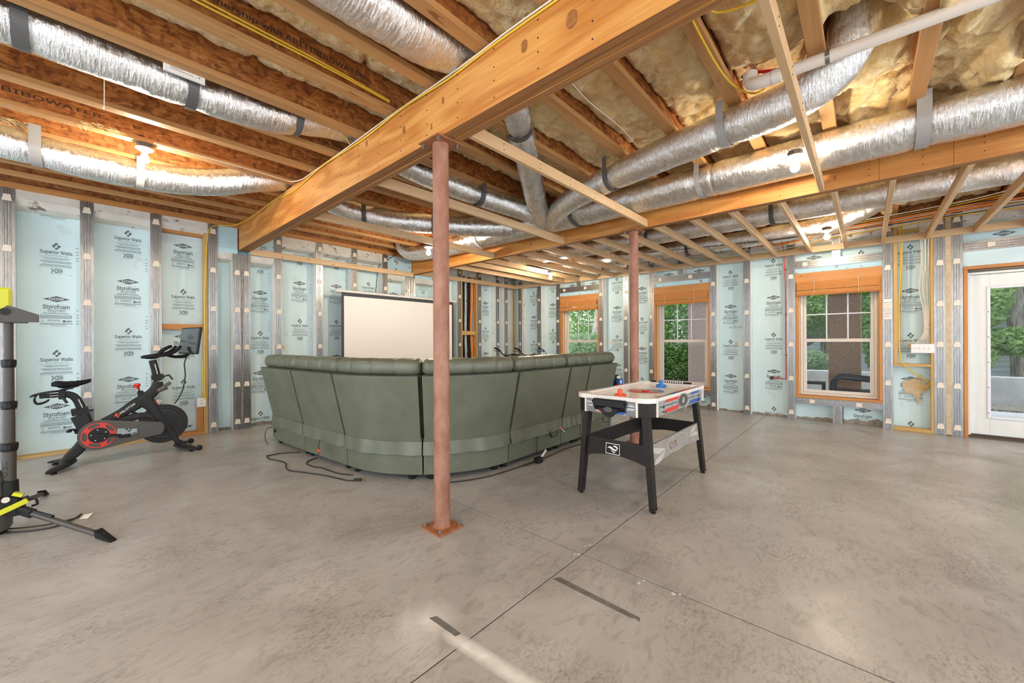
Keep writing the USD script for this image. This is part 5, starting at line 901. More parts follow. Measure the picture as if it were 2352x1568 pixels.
# apron graphics: end faces and long faces
def face_end(x, sgn): return lambda u, v: np.array([x - sgn * .0012, u, v])
def apron_end(x, sgn):
    L0, L1 = U0 + CRN + .006, U1 - CRN - .006; m_ = (L0 + L1) / 2; fn = lambda u, v, q: np.array([x - sgn * q, u, v])
    put(tb, 'end_apron', extr(sbox(L0, .676, L1, .796), .002, lambda u, v, q: np.array([x + sgn * .004 - sgn * q, u, v])), 'silver_paint')
    ff = lambda g, m, k=1: put(tb, 'apron_graphic', flat(g, lambda u, v: np.array([x + sgn * .0015 - sgn * .0004 * k, u, v])), m)
    dots = unary_union([Point(u + (.006 if int(round((v - .68) / .010)) % 2 else 0), v).buffer(.0042, 6) for u in np.r_[np.arange(L0 + .008, L0 + .09, .012), np.arange(L1 - .085, L1 - .008, .012)] for v in np.arange(.682, .792, .010) if abs(v - .738) > .55 * min(u - L0, L1 - u) * .4 + .012])
    ff(dots, 'black_plastic')
    ff(sbox(L0, .735, L1, .740), 'black_plastic'); 
    for (a, b, c, mat) in ((L1 - .10, L1 - .20, .775, 'red_paint'), (L1 - .12, L1 - .22, .690, 'red_paint'), (L0 + .10, L0 + .20, .770, 'blue_paint'), (L0 + .10, L0 + .22, .690, 'blue_paint')): ff(Polygon([(a, c - .012), (b, c - .012), (b + (a - b) * .2, c + .012), (a + (a - b) * .3, c + .012)]), mat, 2)
    ff(unary_union([Point(L0 + .11, .757).buffer(.003), Point(L1 - .11, .757).buffer(.003), Point(L0 + .11, .720).buffer(.003), Point(L1 - .11, .720).buffer(.003)]), 'black_plastic', 3)
    gb = put(tb, 'goal_box', cat([loft([[(x + sgn * .004, y, .785), (x - sgn * .028, y, .785), (x - sgn * .036, y, .778), (x - sgn * .036, y, .735), (x - sgn * .012, y, .70), (x + sgn * .004, y, .70)] for y in (m_ - .125, m_ + .125)]), extr(Polygon([(m_ - .085, .72), (m_ + .085, .72), (m_ + .02, .655), (m_ - .02, .655)]), .034, lambda u, v, q: np.array([x - sgn * q, u, v]))]), 'black_plastic')
    put(gb, 'ball_slot', extr(affinity.scale(Point(m_, .712).buffer(.030, 20), 1.2, .65), .004, lambda u, v, q: np.array([x - sgn * (.0325 + q), u, v])), 'grey_plastic'); put(gb, 'end_knob', cat([rod((x - sgn * .018, m_ + s * .125, .760), (x - sgn * .018, m_ + s * .14, .760), .010, 12) for s in (-1, 1)]), 'black_plastic')
apron_end(T0, 1); apron_end(T1, -1)
def apron_side(y, sgn):
    L0, L1 = T0 + CRN + .006, T1 - CRN - .006; m_ = (L0 + L1) / 2
    put(tb, 'side_apron', extr(sbox(L0, .676, L1, .796), .002, lambda u, v, q: np.array([u, y + sgn * .004 - sgn * q, v])), 'silver_paint')
    ff = lambda g, m, k=1: put(tb, 'apron_graphic', flat(g, lambda u, v: np.array([u, y + sgn * .0015 - sgn * .0004 * k, v])), m)
    ff(unary_union([sbox(L0 + .04, .734, L1 - .04, .739)] + [LineString([(L0 + .10 + k * .17, .735), (L0 + .15 + k * .17, .78)]).buffer(.0012) for k in range(6)] + [LineString([(L0 + .10 + k * .17, .735), (L0 + .15 + k * .17, .69)]).buffer(.0012) for k in range(6)]), 'black_plastic')
    for a, b, v0, v1, m in ((.14, .42, .760, .785, 'red_paint'), (.12, .40, .682, .712, 'red_paint'), (.70, .92, .760, .785, 'blue_paint'), (.66, .95, .682, .715, 'blue_paint')): ff(Polygon([(L0 + a, v0), (L0 + b, v0), (L0 + b + .05, v1), (L0 + a + .05, v1)]), m, 2)
    ff(unary_union([sbox(L0, .68 + k * .012, L0 + .09 - .008 * k, .684 + k * .012) for k in range(9)]), 'grey_panel', 2)
    ov = affinity.scale(Point(m_, .738).buffer(1, 30), .118, .058); put(tb, 'oval_badge', extr(ov, .006, lambda u, v, q: np.array([u, y + sgn * .002 - sgn * q, v])), 'silver_paint'); put(tb, 'oval_center', flat(affinity.scale(ov, .90, .86), lambda u, v: np.array([u, y - sgn * .0045, v])), 'grey_plastic')
    lg = unary_union([sbox(m_ - .022, .718, m_ + .022, .758).difference(sbox(m_ - .019, .721, m_ + .019, .755)), LineString([(m_ - .013, .73), (m_ + .002, .736), (m_ + .013, .746)]).buffer(.0035), LineString([(m_ - .008, .726), (m_ + .008, .730), (m_ + .014, .738)]).buffer(.003), LineString([(m_ - .002, .748), (m_ + .006, .751), (m_ + .013, .746)]).buffer(.003)])
    put(tb, 'oval_emblem', flat(lg if sgn > 0 else affinity.scale(lg, -1, 1, origin=(m_, 0)), lambda u, v: np.array([u, y - sgn * .0052, v])), 'white_plastic')
    put(tb, 'bolts', cat([rod((L0 + a, y + sgn * .002, v), (L0 + a, y - sgn * .004, v), .006, 8) for a, v in ((.10, .697), (.14, .690), (.115, .728), (L1 - L0 - .10, .697), (L1 - L0 - .14, .690), (L1 - L0 - .115, .728))]), 'black_plastic')
apron_side(U0, 1); apron_side(U1, -1)
LEG = {}
for i, (x, y, fx, fy) in enumerate(((T0 + .085, U0 + .075, 2.742, 1.128), (T0 + .085, U1 - .075, 2.745, 1.722), (T1 - .085, U0 + .075, 3.885, 1.128), (T1 - .085, U1 - .075, 3.885, 1.722))):
    w, d = .062, .040
    ring = lambda cx, cy, z, k: [(cx - k * w / 2, cy - k * d / 2, z), (cx + k * w / 2, cy - k * d / 2, z), (cx + k * w / 2, cy + k * d / 2, z), (cx - k * w / 2, cy + k * d / 2, z)]
    lg = put(tb, 'leg', loft([ring(fx, fy, .018, .92), ring(x, y, .69, 1.12)]), 'brown_black'); LEG[i] = (x, y, fx, fy)
    put(lg, 'leveller', cat([lathe([(0, .0), (.018, 0), (.018, .007), (.010, .010), (.010, .02), (0, .02)], (fx, fy, 0), n=14), bx(fx - w / 2 * .95, fx + w / 2 * .95, fy - d / 2 * .97, fy + d / 2 * .97, .018, .032)]), 'black_plastic')
def at_leg(i, z): x, y, fx, fy = LEG[i]; k = z / .69; return np.array([fx + (x - fx) * k, fy + (y - fy) * k, z])
def apanel(i, j, off, name, mat, z0=.305, z1=.462, arch=.045):
    a0, b0, a1, b1 = at_leg(i, z0), at_leg(j, z0), at_leg(i, z1), at_leg(j, z1); n = 16; t = np.linspace(0, 1, n); out = []
    off = np.array(off, float); nn = off / np.linalg.norm(off)
    zz = [z0 + arch * (1 - (2 * q - 1) ** 2) for q in t]; lo = [at_leg(i, w) + (at_leg(j, w) - at_leg(i, w)) * q for q, w in zip(t, zz)]; hi = [a1 + (b1 - a1) * q for q in t]
    return put(tb, name, loft([[lo[k] + off, lo[k] + off - nn * .014, hi[k] + off - nn * .014, hi[k] + off] for k in range(n)]), mat), a0 + off, b0 + off, a1 + off, b1 + off
pe, a0, b0, a1, b1 = apanel(0, 1, (-.006, 0, 0), 'end_panel', 'brown_black'); apanel(2, 3, (.006, 0, 0), 'end_panel', 'brown_black')
ps, c0, d0, c1, d1 = apanel(0, 2, (0, -.008, 0), 'side_panel', 'grey_panel', arch=.03); apanel(1, 3, (0, .008, 0), 'side_panel', 'black_satin', arch=.03)
# emblem on the end panel (rectangle with a stylised duck) and artwork on the side panel
def on_quad(a0, b0, a1, b1, nrm): return lambda u, v: (a0 + (b0 - a0) * u) * (1 - v) + (a1 + (b1 - a1) * u) * v + np.array(nrm) * .0012
fe = on_quad(b0, a0, b1, a1, (-1, 0, 0)); m_ = .40; W_, H_ = .60, .157
def el(g): return flat(g, lambda u, v: fe(u / W_, v / H_))
def bez(p, n=12): p = np.array(p, float); t = np.linspace(0, 1, n)[:, None]; return ((1 - t) ** 3) * p[0] + 3 * (1 - t) ** 2 * t * p[1] + 3 * (1 - t) * t ** 2 * p[2] + t ** 3 * p[3]
def emblem(x, y, w):
    s = w / 100; P = lambda pts: [(x + a * s, y + b * s) for a, b in pts]
    up = list(bez([(12, 24), (26, 44), (40, 36), (58, 26)])) + list(bez([(58, 26), (70, 20), (80, 22), (90, 28)])) + list(bez([(90, 28), (80, 10), (66, 8), (50, 18)])) + list(bez([(50, 18), (36, 26), (24, 28), (12, 24)]))
    lo = list(bez([(30, 22), (42, 22), (50, 10), (62, 6)])) + list(bez([(62, 6), (68, 4), (74, 8), (78, 10)])) + list(bez([(78, 10), (68, -2), (56, -2), (48, 6)])) + list(bez([(48, 6), (42, 14), (38, 18), (30, 22)]))
    hd = list(bez([(52, 38), (62, 50), (88, 46), (92, 30)])) + list(bez([(92, 30), (88, 24), (82, 26), (80, 30)])) + list(bez([(80, 30), (74, 36), (64, 36), (52, 38)]))
    return unary_union([Polygon(P(up)).buffer(0), Polygon(P(lo)).buffer(0), Polygon(P(hd)).buffer(0)]), P
g, P_ = emblem(.215, .062, .125)
box_ = Polygon(P_([(-2, -10), (104, -10), (104, 56), (-2, 56)])); fr_ = box_.difference(box_.buffer(-.005))
put(pe, 'emblem', el(unary_union([g, fr_])), 'white_plastic')
fs = on_quad(c0, d0, c1, d1, (0, -1, 0)); Ws, Hs = 1.14, .157
def sl_(g): return flat(g, lambda u, v: fs(u / Ws, v / Hs))
ov = affinity.scale(Point(.57, .088).buffer(1, 30), .24, .064)
put(ps, 'oval_outline', sl_(ov.difference(affinity.scale(ov, .96, .93))), 'pale_panel')
for g_ in (unary_union([Polygon([(.06, .135), (.24, .10), (.30, .085), (.16, .07), (.06, .10)]), Polygon([(.06, .02), (.10, .045), (.30, .078), (.20, .02), (.10, .0)]).intersection(sbox(0, .01, 2, 1))]), unary_union([Polygon([(.84, .095), (.98, .145), (1.08, .15), (1.0, .11)]), Polygon([(.84, .08), (1.0, .10), (1.08, .085), (1.08, .055), (.96, .07)])])): put(ps, 'chrome_shape', sl_(g_), 'pale_panel')
put(ps, 'lettering', sl_(unary_union([mv(text('CYX', .05, True, .17), .385, .062)])), 'rust'); put(ps, 'lettering', sl_(unary_union([mv(text('ICE', .05, True, .14), .605, .062), sbox(.565, .083, .592, .092)])), 'silver_paint')
put(tb, 'wiring', cat([tube([(T0 - .01, 1.42, .665), (T0 - .02, 1.44, .62), (T0 + .02, 1.50, .60), (T0 + .05, 1.52, .66)], .0025, 6, step=.01), tube([(T0 + .10, 1.50, .67), (T0 + .11, 1.50, .47)], .0025, 6, step=.02), tube([(3.80, 1.60, .66), (3.78, 1.58, .4), (3.74, 1.58, .05)], .003, 6, step=.02)]), 'cable_black')
put(tb, 'adapter_plug', bx(T0 + .10, T0 + .12, 1.49, 1.51, .44, .48, .003), 'black_plastic')
# score slider along the far end of the top
ss = put(tb, 'score_slider', bx(T1 - .048, T1 - .020, U0 + .12, U1 - .12, .806, .822, .003), 'black_plastic'); put(ss, 'beads', cat([ell((T1 - .046, y, .816), (.006, .008, .007), 1) for y in np.arange(U0 + .20, U1 - .18, .022)]), 'white_plastic')
def mallet(x, y, mat, label):
    t = thing('mallet', label, 'mallet', (x, y, .785)); put(t, 'base', lathe([(0, 0), (.046, 0), (.048, .006), (.046, .020), (.040, .024), (.030, .020), (.020, .020), (0, .02)], (x, y, .785), n=32), mat, smooth=40)
    put(t, 'grip', lathe([(0, .018), (.020, .018), (.017, .030), (.019, .044), (.017, .056), (.009, .062), (0, .063)], (x, y, .785), n=24), mat, smooth=40)
mallet(2.845, 1.43, 'orange_plastic', 'orange air hockey mallet near the closest end of the table'); mallet(3.70, 1.44, 'blue_plastic', 'blue air hockey mallet near the far end of the table')
solo('puck', lathe([(0, 0), (.030, 0), (.032, .002), (.032, .007), (.029, .009), (.020, .009), (.018, .0075), (0, .0075)], (C0[0] - .02, C0[1] - .01, .7855), n=32), 'red_clear', 'red air hockey puck on the center circle of the table', 'puck', smooth=30)

# ================================================================== PROJECTOR SCREEN
sc = thing('projector_screen', 'white pull-down projector screen with dark border on the left wall behind the sofa', 'screen', (4.1, 6.44, .7))
S0, S1, ys_ = 2.955, 5.33, 6.45
put(sc, 'fabric', bx(S0, S1, ys_ - .002, ys_ + .002, .68, 2.05), 'screen_border'); put(sc, 'viewing_area', bx(S0 + .042, S1 - .045, ys_ - .0035, ys_ - .0022, .72, 1.99), 'screen_white')
put(sc, 'top_case', cat([rod((S0 - .06, ys_ + .01, 2.068), (S1 + .06, ys_ + .01, 2.068), .022, 16)]), 'white_plastic', smooth=40); put(sc, 'end_caps', cat([rod((a, ys_ + .01, 2.068), (a + .03, ys_ + .01, 2.068), .026, 16) for a in (S0 - .09, S1 + .06)]), 'cream_plastic')
put(sc, 'bottom_bar', rod((S0, ys_, .67), (S1, ys_, .67), .014, 12), 'black_plastic'); put(sc, 'wall_bracket', cat([bx(a, a + .03, ys_ + .02, YL - .001, 2.055, 2.09) for a in (3.23, 4.99)]), 'steel')
put(sc, 'pull_hardware', cat([bx(4.14, 4.19, ys_ - .005, ys_ + .03, 2.075, 2.10), bx(4.06, 4.10, ys_ - .01, ys_ + .02, 2.08, 2.095)]), 'bolt')
# ================================================================== EXERCISE BIKE (side plane along x, centre line y = 5.87)
YB = 5.87
eb = thing('exercise_bike', 'black stationary exercise bike with red chainring guard and screen by the left wall', 'exercise bike', (.3, YB, 0))
b3 = lambda x, z, y=0: np.array([x, YB + y, z])
def plate2(g, y0, y1): return extr(g, y1 - y0, lambda u, v, q: np.array([u, YB + y0 + q, v]))
def limb(pts, w, h, mat, name, parent=eb, step=.02):             # swept rounded-rectangle bar in the side plane
    p = spline([(x, z) for x, z in pts], step); tt = np.gradient(p, axis=0); tt /= np.linalg.norm(tt, axis=1, keepdims=True); nn = np.c_[-tt[:, 1], tt[:, 0]]
    hh = np.interp(np.linspace(0, 1, len(p)), np.linspace(0, 1, len(h)), h) / 2 if np.ndim(h) else np.full(len(p), h / 2); ww = np.interp(np.linspace(0, 1, len(p)), np.linspace(0, 1, len(w)), w) / 2 if np.ndim(w) else np.full(len(p), w / 2)
    R = []
    for q, n_, a, b in zip(p, nn, hh, ww):
        ring = []
        for t_ in np.linspace(0, 2 * np.pi, 16, endpoint=False):
            c, s = math.cos(t_), math.sin(t_); e = a * math.copysign(abs(c) ** .5, c); y = b * math.copysign(abs(s) ** .5, s); ring.append(b3(q[0] + n_[0] * e, q[1] + n_[1] * e, y))
        R.append(ring)
    return put(parent, name, loft(R), mat, smooth=40)
fw = put(eb, 'flywheel', lathe([(0, -.020), (.150, -.020), (.155, -.014), (.160, -.014), (.165, -.022), (.206, -.022), (.212, -.016), (.212, .016), (.206, .022), (0, .022)], b3(.668, .318), (0, 1, 0), 56), 'black_satin', smooth=35)
put(fw, 'hub', lathe([(0, -.03), (.03, -.03), (.034, -.022), (.11, -.0205), (.11, -.019), (0, -.019)], b3(.668, .318), (0, 1, 0), 30), 'black_plastic', smooth=35); put(fw, 'rim_ring', lathe([(.152, -.0225), (.156, -.0225), (.156, -.019), (.152, -.019)], b3(.668, .318), (0, 1, 0), 50), 'dark_metal')
limb([(.035, .50), (.055, .44), (.085, .32), (.075, .25), (.03, .17), (-.03, .10), (-.07, .055)], [.085, .085, .08, .07, .06, .06, .07], [.135, .13, .12, .11, .10, .095, .07], 'black_satin', 'seat_tube')
limb([(.20, .40), (.36, .50), (.50, .605), (.595, .70), (.625, .79)], [.06, .065, .07, .075, .08], [.085, .085, .12, .10, .085], 'black_satin', 'main_frame')
limb([(.50, .62), (.565, .52), (.63, .40), (.70, .27), (.765, .14), (.80, .06)], [.075, .07, .065, .06, .06, .06], [.16, .10, .08, .07, .06, .05], 'black_satin', 'front_fork')
limb([(.10, .37), (.28, .40), (.50, .43), (.575, .40)], .055, [.08, .07, .075, .06], 'black_satin', 'chain_stay')
limb([(.37, .52), (.44, .46), (.47, .42)], .03, .03, 'black_satin', 'frame_brace')
# belt guard: long smoked cover around the crank, red ring, chainring
def cap(c, r, n=40): return Point(c).buffer(r, n)
g = unary_union([cap((.165, .288), .150), cap((.60, .285), .070)]).convex_hull
hole = Polygon([(.305, .325), (.44, .30), (.44, .265), (.33, .235), (.30, .25)]).buffer(.008)
put(eb, 'belt_guard', plate2(g.difference(hole), -.072, -.044), 'smoke_plastic'); put(eb, 'guard_housing', plate2(unary_union([sbox(.46, .215, .655, .355)]).buffer(-.02).buffer(.02).intersection(g.buffer(.004)), -.082, -.06), 'grey_plastic')
rr = cap((.165, .288), .126); inner = cap((.165, .288), .076)
cut = unary_union([affinity.rotate(affinity.scale(Point(.165, .288 + .100).buffer(1, 20), .046, .0175), 72 * k + 20, origin=(.165, .288)) for k in range(5)])
put(eb, 'red_ring', plate2(rr.difference(inner).difference(cut), -.078, -.0725), 'red_paint', label='red spoked ring on the belt guard'); cr = put(eb, 'chainring', plate2(inner, -.082, -.073), 'black_plastic')
put(cr, 'bolts', cat([rod(b3(.165 + .055 * math.cos(a), .288 + .055 * math.sin(a), -.083), b3(.165 + .055 * math.cos(a), .288 + .055 * math.sin(a), -.085), .0055, 8) for a in np.radians(np.arange(5) * 72 + 100)]), 'steel')
put(eb, 'crank_arm', cat([bar(b3(.165, .288, -.098), b3(.325, .262, -.098), .016, .028, up=(0, 0, 1), bev=.003), rod(b3(.165, .288, -.07), b3(.165, .288, -.108), .016, 14)]), 'black_plastic'); put(eb, 'crank_arm', cat([bar(b3(.165, .288, .098), b3(.0, .318, .098), .016, .028, bev=.003), rod(b3(.165, .288, .04), b3(.165, .288, .105), .016, 14)]), 'black_plastic')
for x, z, y in ((.345, .255, -.15), (-.012, .330, .15)):
    pd = put(eb, 'pedal', cat([bx(x - .045, x + .045, YB + y - .035, YB + y + .035, z - .010, z + .008, .005), bx(x - .03, x + .05, YB + y - .025, YB + y + .025, z + .006, z + .018, .004)]), 'black_plastic'); put(pd, 'axle', rod(b3(x, z, -.1 if y < 0 else .1), b3(x, z, y), .008, 8), 'steel')
# feet
def stab(x0, z0, ya, yb, nose, name):
    ym = (ya + yb) / 2; P = np.array([(x0 + nose * (1 - abs(2 * q - 1) ** 1.6), ya + (yb - ya) * q, .024 + .030 * math.sin(math.pi * q)) for q in np.linspace(0, 1, 26)]); R = []
    for i, q in enumerate(P):
        u = i / (len(P) - 1); w = .016 + .040 * min(1, 8 * u, 8 * (1 - u)) ** .5; h = .008 + .014 * min(1, 5 * u, 5 * (1 - u)) ** .5
        R.append([(q[0] + w * math.cos(a), q[1], q[2] + h * math.sin(a)) for a in np.linspace(0, 6.283, 14, endpoint=False)])
    s = put(eb, name, loft(R), 'black_satin', smooth=50)
    for y in (ya + .05, yb - .05): put(s, 'levelling_foot', lathe([(0, 0), (.024, 0), (.024, .010), (.012, .014), (.010, .03), (0, .03)], (x0 + nose * .25, y, 0), n=14), 'black_rubber')
    return s
stab(-.165, 0, YB - .27, YB + .26, .13, 'rear_stabilizer'); fs_ = stab(.905, 0, YB - .255, YB + .25, -.10, 'front_stabilizer')
for y in (-.235, .235): put(fs_, 'transport_wheel', lathe([(0, -.012), (.024, -.012), (.030, -.008), (.030, .008), (.024, .012), (0, .012)], b3(.945, .032, y), (0, 1, 0), 20), 'black_plastic', smooth=40)
limb([(.80, .09), (.82, .06), (.845, .045)], .075, [.06, .06, .05], 'black_satin', 'fork_foot')
# seat post, slider, saddle, rack
limb([(.075, .47), (.045, .57), (.018, .655), (-.012, .70), (-.06, .722)], .045, [.075, .070, .066, .064, .062], 'black_plastic', 'seat_post'); put(eb, 'height_scale', flat(Polygon([(.052, .57), (.060, .573), (.030, .665), (.022, .660)]), lambda u, v: b3(u, v, -.0235)), 'pale_panel')
put(eb, 'post_collar', cat([plate2(affinity.rotate(sbox(-.015, .515, .09, .565), 8).buffer(.008), -.042, .042), rod(b3(.09, .535, 0), b3(.128, .545, -.03), .007, 8)]), 'black_plastic')
put(eb, 'seat_slider', bx(-.225, -.045, YB - .022, YB + .022, .695, .735, .006), 'black_plastic'); put(eb, 'slider_clamp', bx(-.105, -.055, YB - .032, YB + .032, .675, .765, .006), 'black_plastic'); put(eb, 'slider_lever', bar(b3(-.075, .69, -.03), b3(-.048, .635, -.045), .012, .018), 'black_plastic'); put(eb, 'slider_scale', bx(-.16, -.085, YB - .0235, YB - .022, .712, .718), 'pale_panel')
Ls = np.linspace(0, 1, 16); R = []
for u in Ls:
    x = -.150 + u * .265; w = .072 * (1 - u) ** .8 * (.55 + .9 * min(1, u * 6)) * .72 + .020 * min(1, (1 - u) * 12 + .35) * min(1, u * 5 + .5); top = .862 - .016 * math.sin(u * 3.1) - .02 * max(0, .12 - u) / .12; hgt = (.046 * (1 - u) ** .6 + .030) * (.5 + .5 * min(1, u * 5))
    R.append([b3(x, top - hgt / 2 + hgt / 2 * math.sin(a) * (1 if math.sin(a) > 0 else 1.0), w * math.cos(a)) for a in np.linspace(0, 6.283, 16, endpoint=False)])
sd = put(eb, 'saddle', loft(R), 'black_rubber', smooth=True); put(sd, 'rails', cat([tube([b3(-.12, .805, s * .025), b3(-.06, .782, s * .022), b3(0, .785, s * .02), b3(.06, .835, s * .012)], .0045, 8, step=.01) for s in (-1, 1)]), 'dark_metal'); put(sd, 'clamp', cat([lathe([(0, -.03), (.018, -.03), (.018, .03), (0, .03)], b3(-.02, .785), (0, 1, 0), 16), bar(b3(-.10, .755), b3(-.01, .785), .03, .022)]), 'black_plastic')
put(eb, 'weight_rack', cat([tube([b3(-.10, .755, s * .06), b3(-.20, .745, s * .075), b3(-.275, .722, s * .08)], .005, 8, step=.02) for s in (-1, 1)] + [tube([b3(-.235, .735, s * .05), b3(-.255, .68, s * .05), b3(-.235, .645, s * .05), b3(-.165, .675, s * .05)], .006, 8, step=.015) for s in (-1, 1)] + [rod(b3(-.275, .722, -.08), b3(-.275, .722, .08), .006, 8), rod(b3(-.24, .65, -.05), b3(-.24, .65, .05), .005, 8), rod(b3(-.165, .675, -.05), b3(-.165, .675, .05), .005, 8)]), 'black_plastic')
# handlebar post, bars, screen
limb([(.625, .80), (.605, .90), (.578, 1.03)], .042, [.072, .068, .066], 'black_plastic', 'handlebar_post'); put(eb, 'height_scale', flat(Polygon([(.612, .875), (.622, .877), (.600, .99), (.591, .987)]), lambda u, v: b3(u, v, -.0225)), 'pale_panel'); put(eb, 'post_collar', plate2(affinity.rotate(sbox(.575, .825, .665, .862), 8).buffer(.006), -.042, .042), 'black_plastic'); put(eb, 'collar_lever', cat([bar(b3(.665, .845, -.02), b3(.715, .862, -.03), .012, .016), bar(b3(.712, .862, -.03), b3(.745, .808, -.035), .012, .016)]), 'black_plastic')
for s in (-1, 1):
    put(eb, 'handlebar', cat([tube([b3(.50, 1.066, s * .02), b3(.53, 1.072, s * .10), b3(.60, 1.080, s * .16), b3(.68, 1.092, s * .17), b3(.735, 1.115, s * .16), b3(.80, 1.185, s * .145)], .0155, 12, step=.015), tube([b3(.70, 1.088, s * .15), b3(.77, 1.062, s * .11), b3(.84, 1.062, s * .06), b3(.885, 1.085, 0)], .014, 12, step=.015)]), 'black_rubber', smooth=True)
put(eb, 'bar_stem', cat([ell(b3(.56, 1.066), (.075, .035, .022), 2), bar(b3(.56, 1.066), b3(.70, 1.085), .05, .028, bev=.006)]), 'black_plastic', smooth=40); put(eb, 'elbow_rest', cat([tube([b3(.63, 1.085, s * .06), b3(.665, 1.14, s * .055), b3(.70, 1.165, s * .05), b3(.735, 1.185, s * .04)], .015, 10, step=.015) for s in (-1, 1)]), 'black_rubber', smooth=True)
cs, sn = math.cos(math.radians(-8)), math.sin(math.radians(-8))
sp_ = lambda y, z, d: b3(.895 + d, 1.24 + z, y)
v, f = bx(-.012, .012, -.27, .27, -.155, .155, .006); th_ = math.radians(16); yaw = math.radians(9)
def scr(m):
    v, f = m; x, y, z = v.T; x, z = x * math.cos(.12) + z * math.sin(.12), -x * math.sin(.12) + z * math.cos(.12); x, y = x * math.cos(yaw) - y * math.sin(yaw), x * math.sin(yaw) + y * math.cos(yaw)
    return np.c_[x + .905, y + YB - .005, z + 1.245], f
ds = put(eb, 'display', scr((v, f)), 'black_plastic'); put(ds, 'glass', scr(bx(-.0135, -.012, -.255, .255, -.14, .14)), 'glass_black'); put(eb, 'display_mount', cat([bar(b3(.885, 1.085), b3(.93, 1.22), .05, .022), bar(b3(.80, 1.065), b3(.89, 1.085), .04, .025)]), 'black_plastic')
put(eb, 'display_cable', tube([b3(.90, 1.10, -.02), b3(.868, 1.06, -.03), b3(.848, .97, -.03), b3(.855, .86, -.03), b3(.84, .72, -.03), b3(.80, .60, -.03), b3(.76, .53, -.02)], .0065, 8, step=.02), 'cable_black')
put(eb, 'resistance_knob', lathe([(0, -.002), (.010, -.002), (.010, .03), (.026, .032), (.032, .045), (.030, .062), (.018, .070), (0, .072)], b3(.465, .715), (-.28, 0, .96), 16), 'red_clear', smooth=40, label='red resistance knob'); put(eb, 'knob_post', cat([rod(b3(.480, .655), b3(.463, .745), .008, 8), bar(b3(.49, .64), b3(.476, .70), .04, .05, bev=.006)]), 'black_plastic')
put(eb, 'bottle_tray', cat([bar(b3(.61, .69, -.035), b3(.725, .775, -.035), .05, .035, bev=.006), bar(b3(.60, .68, .04), b3(.705, .72, .04), .05, .05)]), 'smoke_plastic'); put(eb, 'tray_lights', cat([ell(b3(x, z, -.062), (.004, .003, .004), 1) for x, z in ((.63, .708), (.655, .728))]), 'white_plastic')
lt = text('PELOTON', .019, True, .145); ca, sa = math.cos(math.radians(39)), math.sin(math.radians(39))
put(eb, 'frame_lettering', flat(lt, lambda u, v: b3(.326 + u * ca - v * sa, .473 + u * sa + v * ca, -.0365)), 'white_plastic')
lg = unary_union([Point(0, 0).buffer(.017, 16).difference(Point(0, 0).buffer(.010, 16)).difference(sbox(-.03, -.03, -.002, .002)), LineString([(-.012, -.024), (-.001, .010), (.006, .014)]).buffer(.0035), LineString([(.010, .024), (-.02, .008)]).buffer(.0032)])
put(eb, 'frame_emblem', flat(lg, lambda u, v: b3(.300 + u * ca - v * sa, .464 + u * sa + v * ca, -.0365)), 'orange_plastic')
bt_ = thing('water_bottle', 'clear and red water bottle lying in the front of the exercise bike frame', 'bottle', b3(.60, .55, .02)); put(bt_, 'body', lathe([(0, 0), (.030, 0), (.036, .02), (.036, .10), (.028, .13), (.016, .14), (0, .142)], b3(.535, .535, .03), (.95, 0, .30), 20), 'bottle_clear', smooth=40); put(bt_, 'label', lathe([(.0368, .03), (.0368, .085)], b3(.535, .535, .03), (.95, 0, .30), 20), 'red_paint')

# ================================================================== TRIPOD WORK LIGHT (left edge)
tx, ty = -.285, 4.14
tl = thing('tripod_light', 'grey and lime tripod work light at the left edge of the picture', 'work light', (tx, ty, 0))
for z0, z1, r in ((.20, .56, .031), (.56, .83, .027), (.83, 1.10, .024), (1.10, 1.39, .021)): put(tl, 'mast_tube', rod((tx, ty, z0), (tx, ty, z1), r, 20), 'grey_tube', smooth=40)
for z, r in ((.555, .036), (.825, .032), (1.095, .029)):
    c = put(tl, 'clamp', lathe([(r - .012, -.03), (r, -.03), (r + .004, -.01), (r + .004, .02), (r - .012, .024)], (tx, ty, z), n=20), 'black_plastic'); put(c, 'latch', bx(tx - .014, tx + .014, ty - r - .02, ty - r + .004, z - .02, z + .016, .004), 'black_plastic')
put(tl, 'lettering', flat(text('RYOBI', .034, True, .17), lambda u, v: np.array([tx - .0315 * math.cos(.95 - (v - .017) * 26), ty - .0315 * math.sin(.95 - (v - .017) * 26), .29 + u])), 'cable_black')
put(tl, 'base_housing', lathe([(0, .02), (.085, .02), (.098, .04), (.10, .12), (.09, .22), (.075, .36), (.05, .40), (0, .40)], (tx - .085, ty + .03, 0), n=28), 'grey_plastic', smooth=40); put(tl, 'base_pad', lathe([(0, 0), (.075, 0), (.078, .022), (0, .022)], (tx - .085, ty + .03, 0), n=24), 'black_rubber')
hb_ = put(tl, 'hub', cat([bx(tx - .06, tx + .055, ty - .06, ty + .05, .145, .245, .02), rod((tx + .03, ty - .085, .155), (tx + .03, ty - .02, .155), .040, 20)]), 'black_plastic', smooth=30)
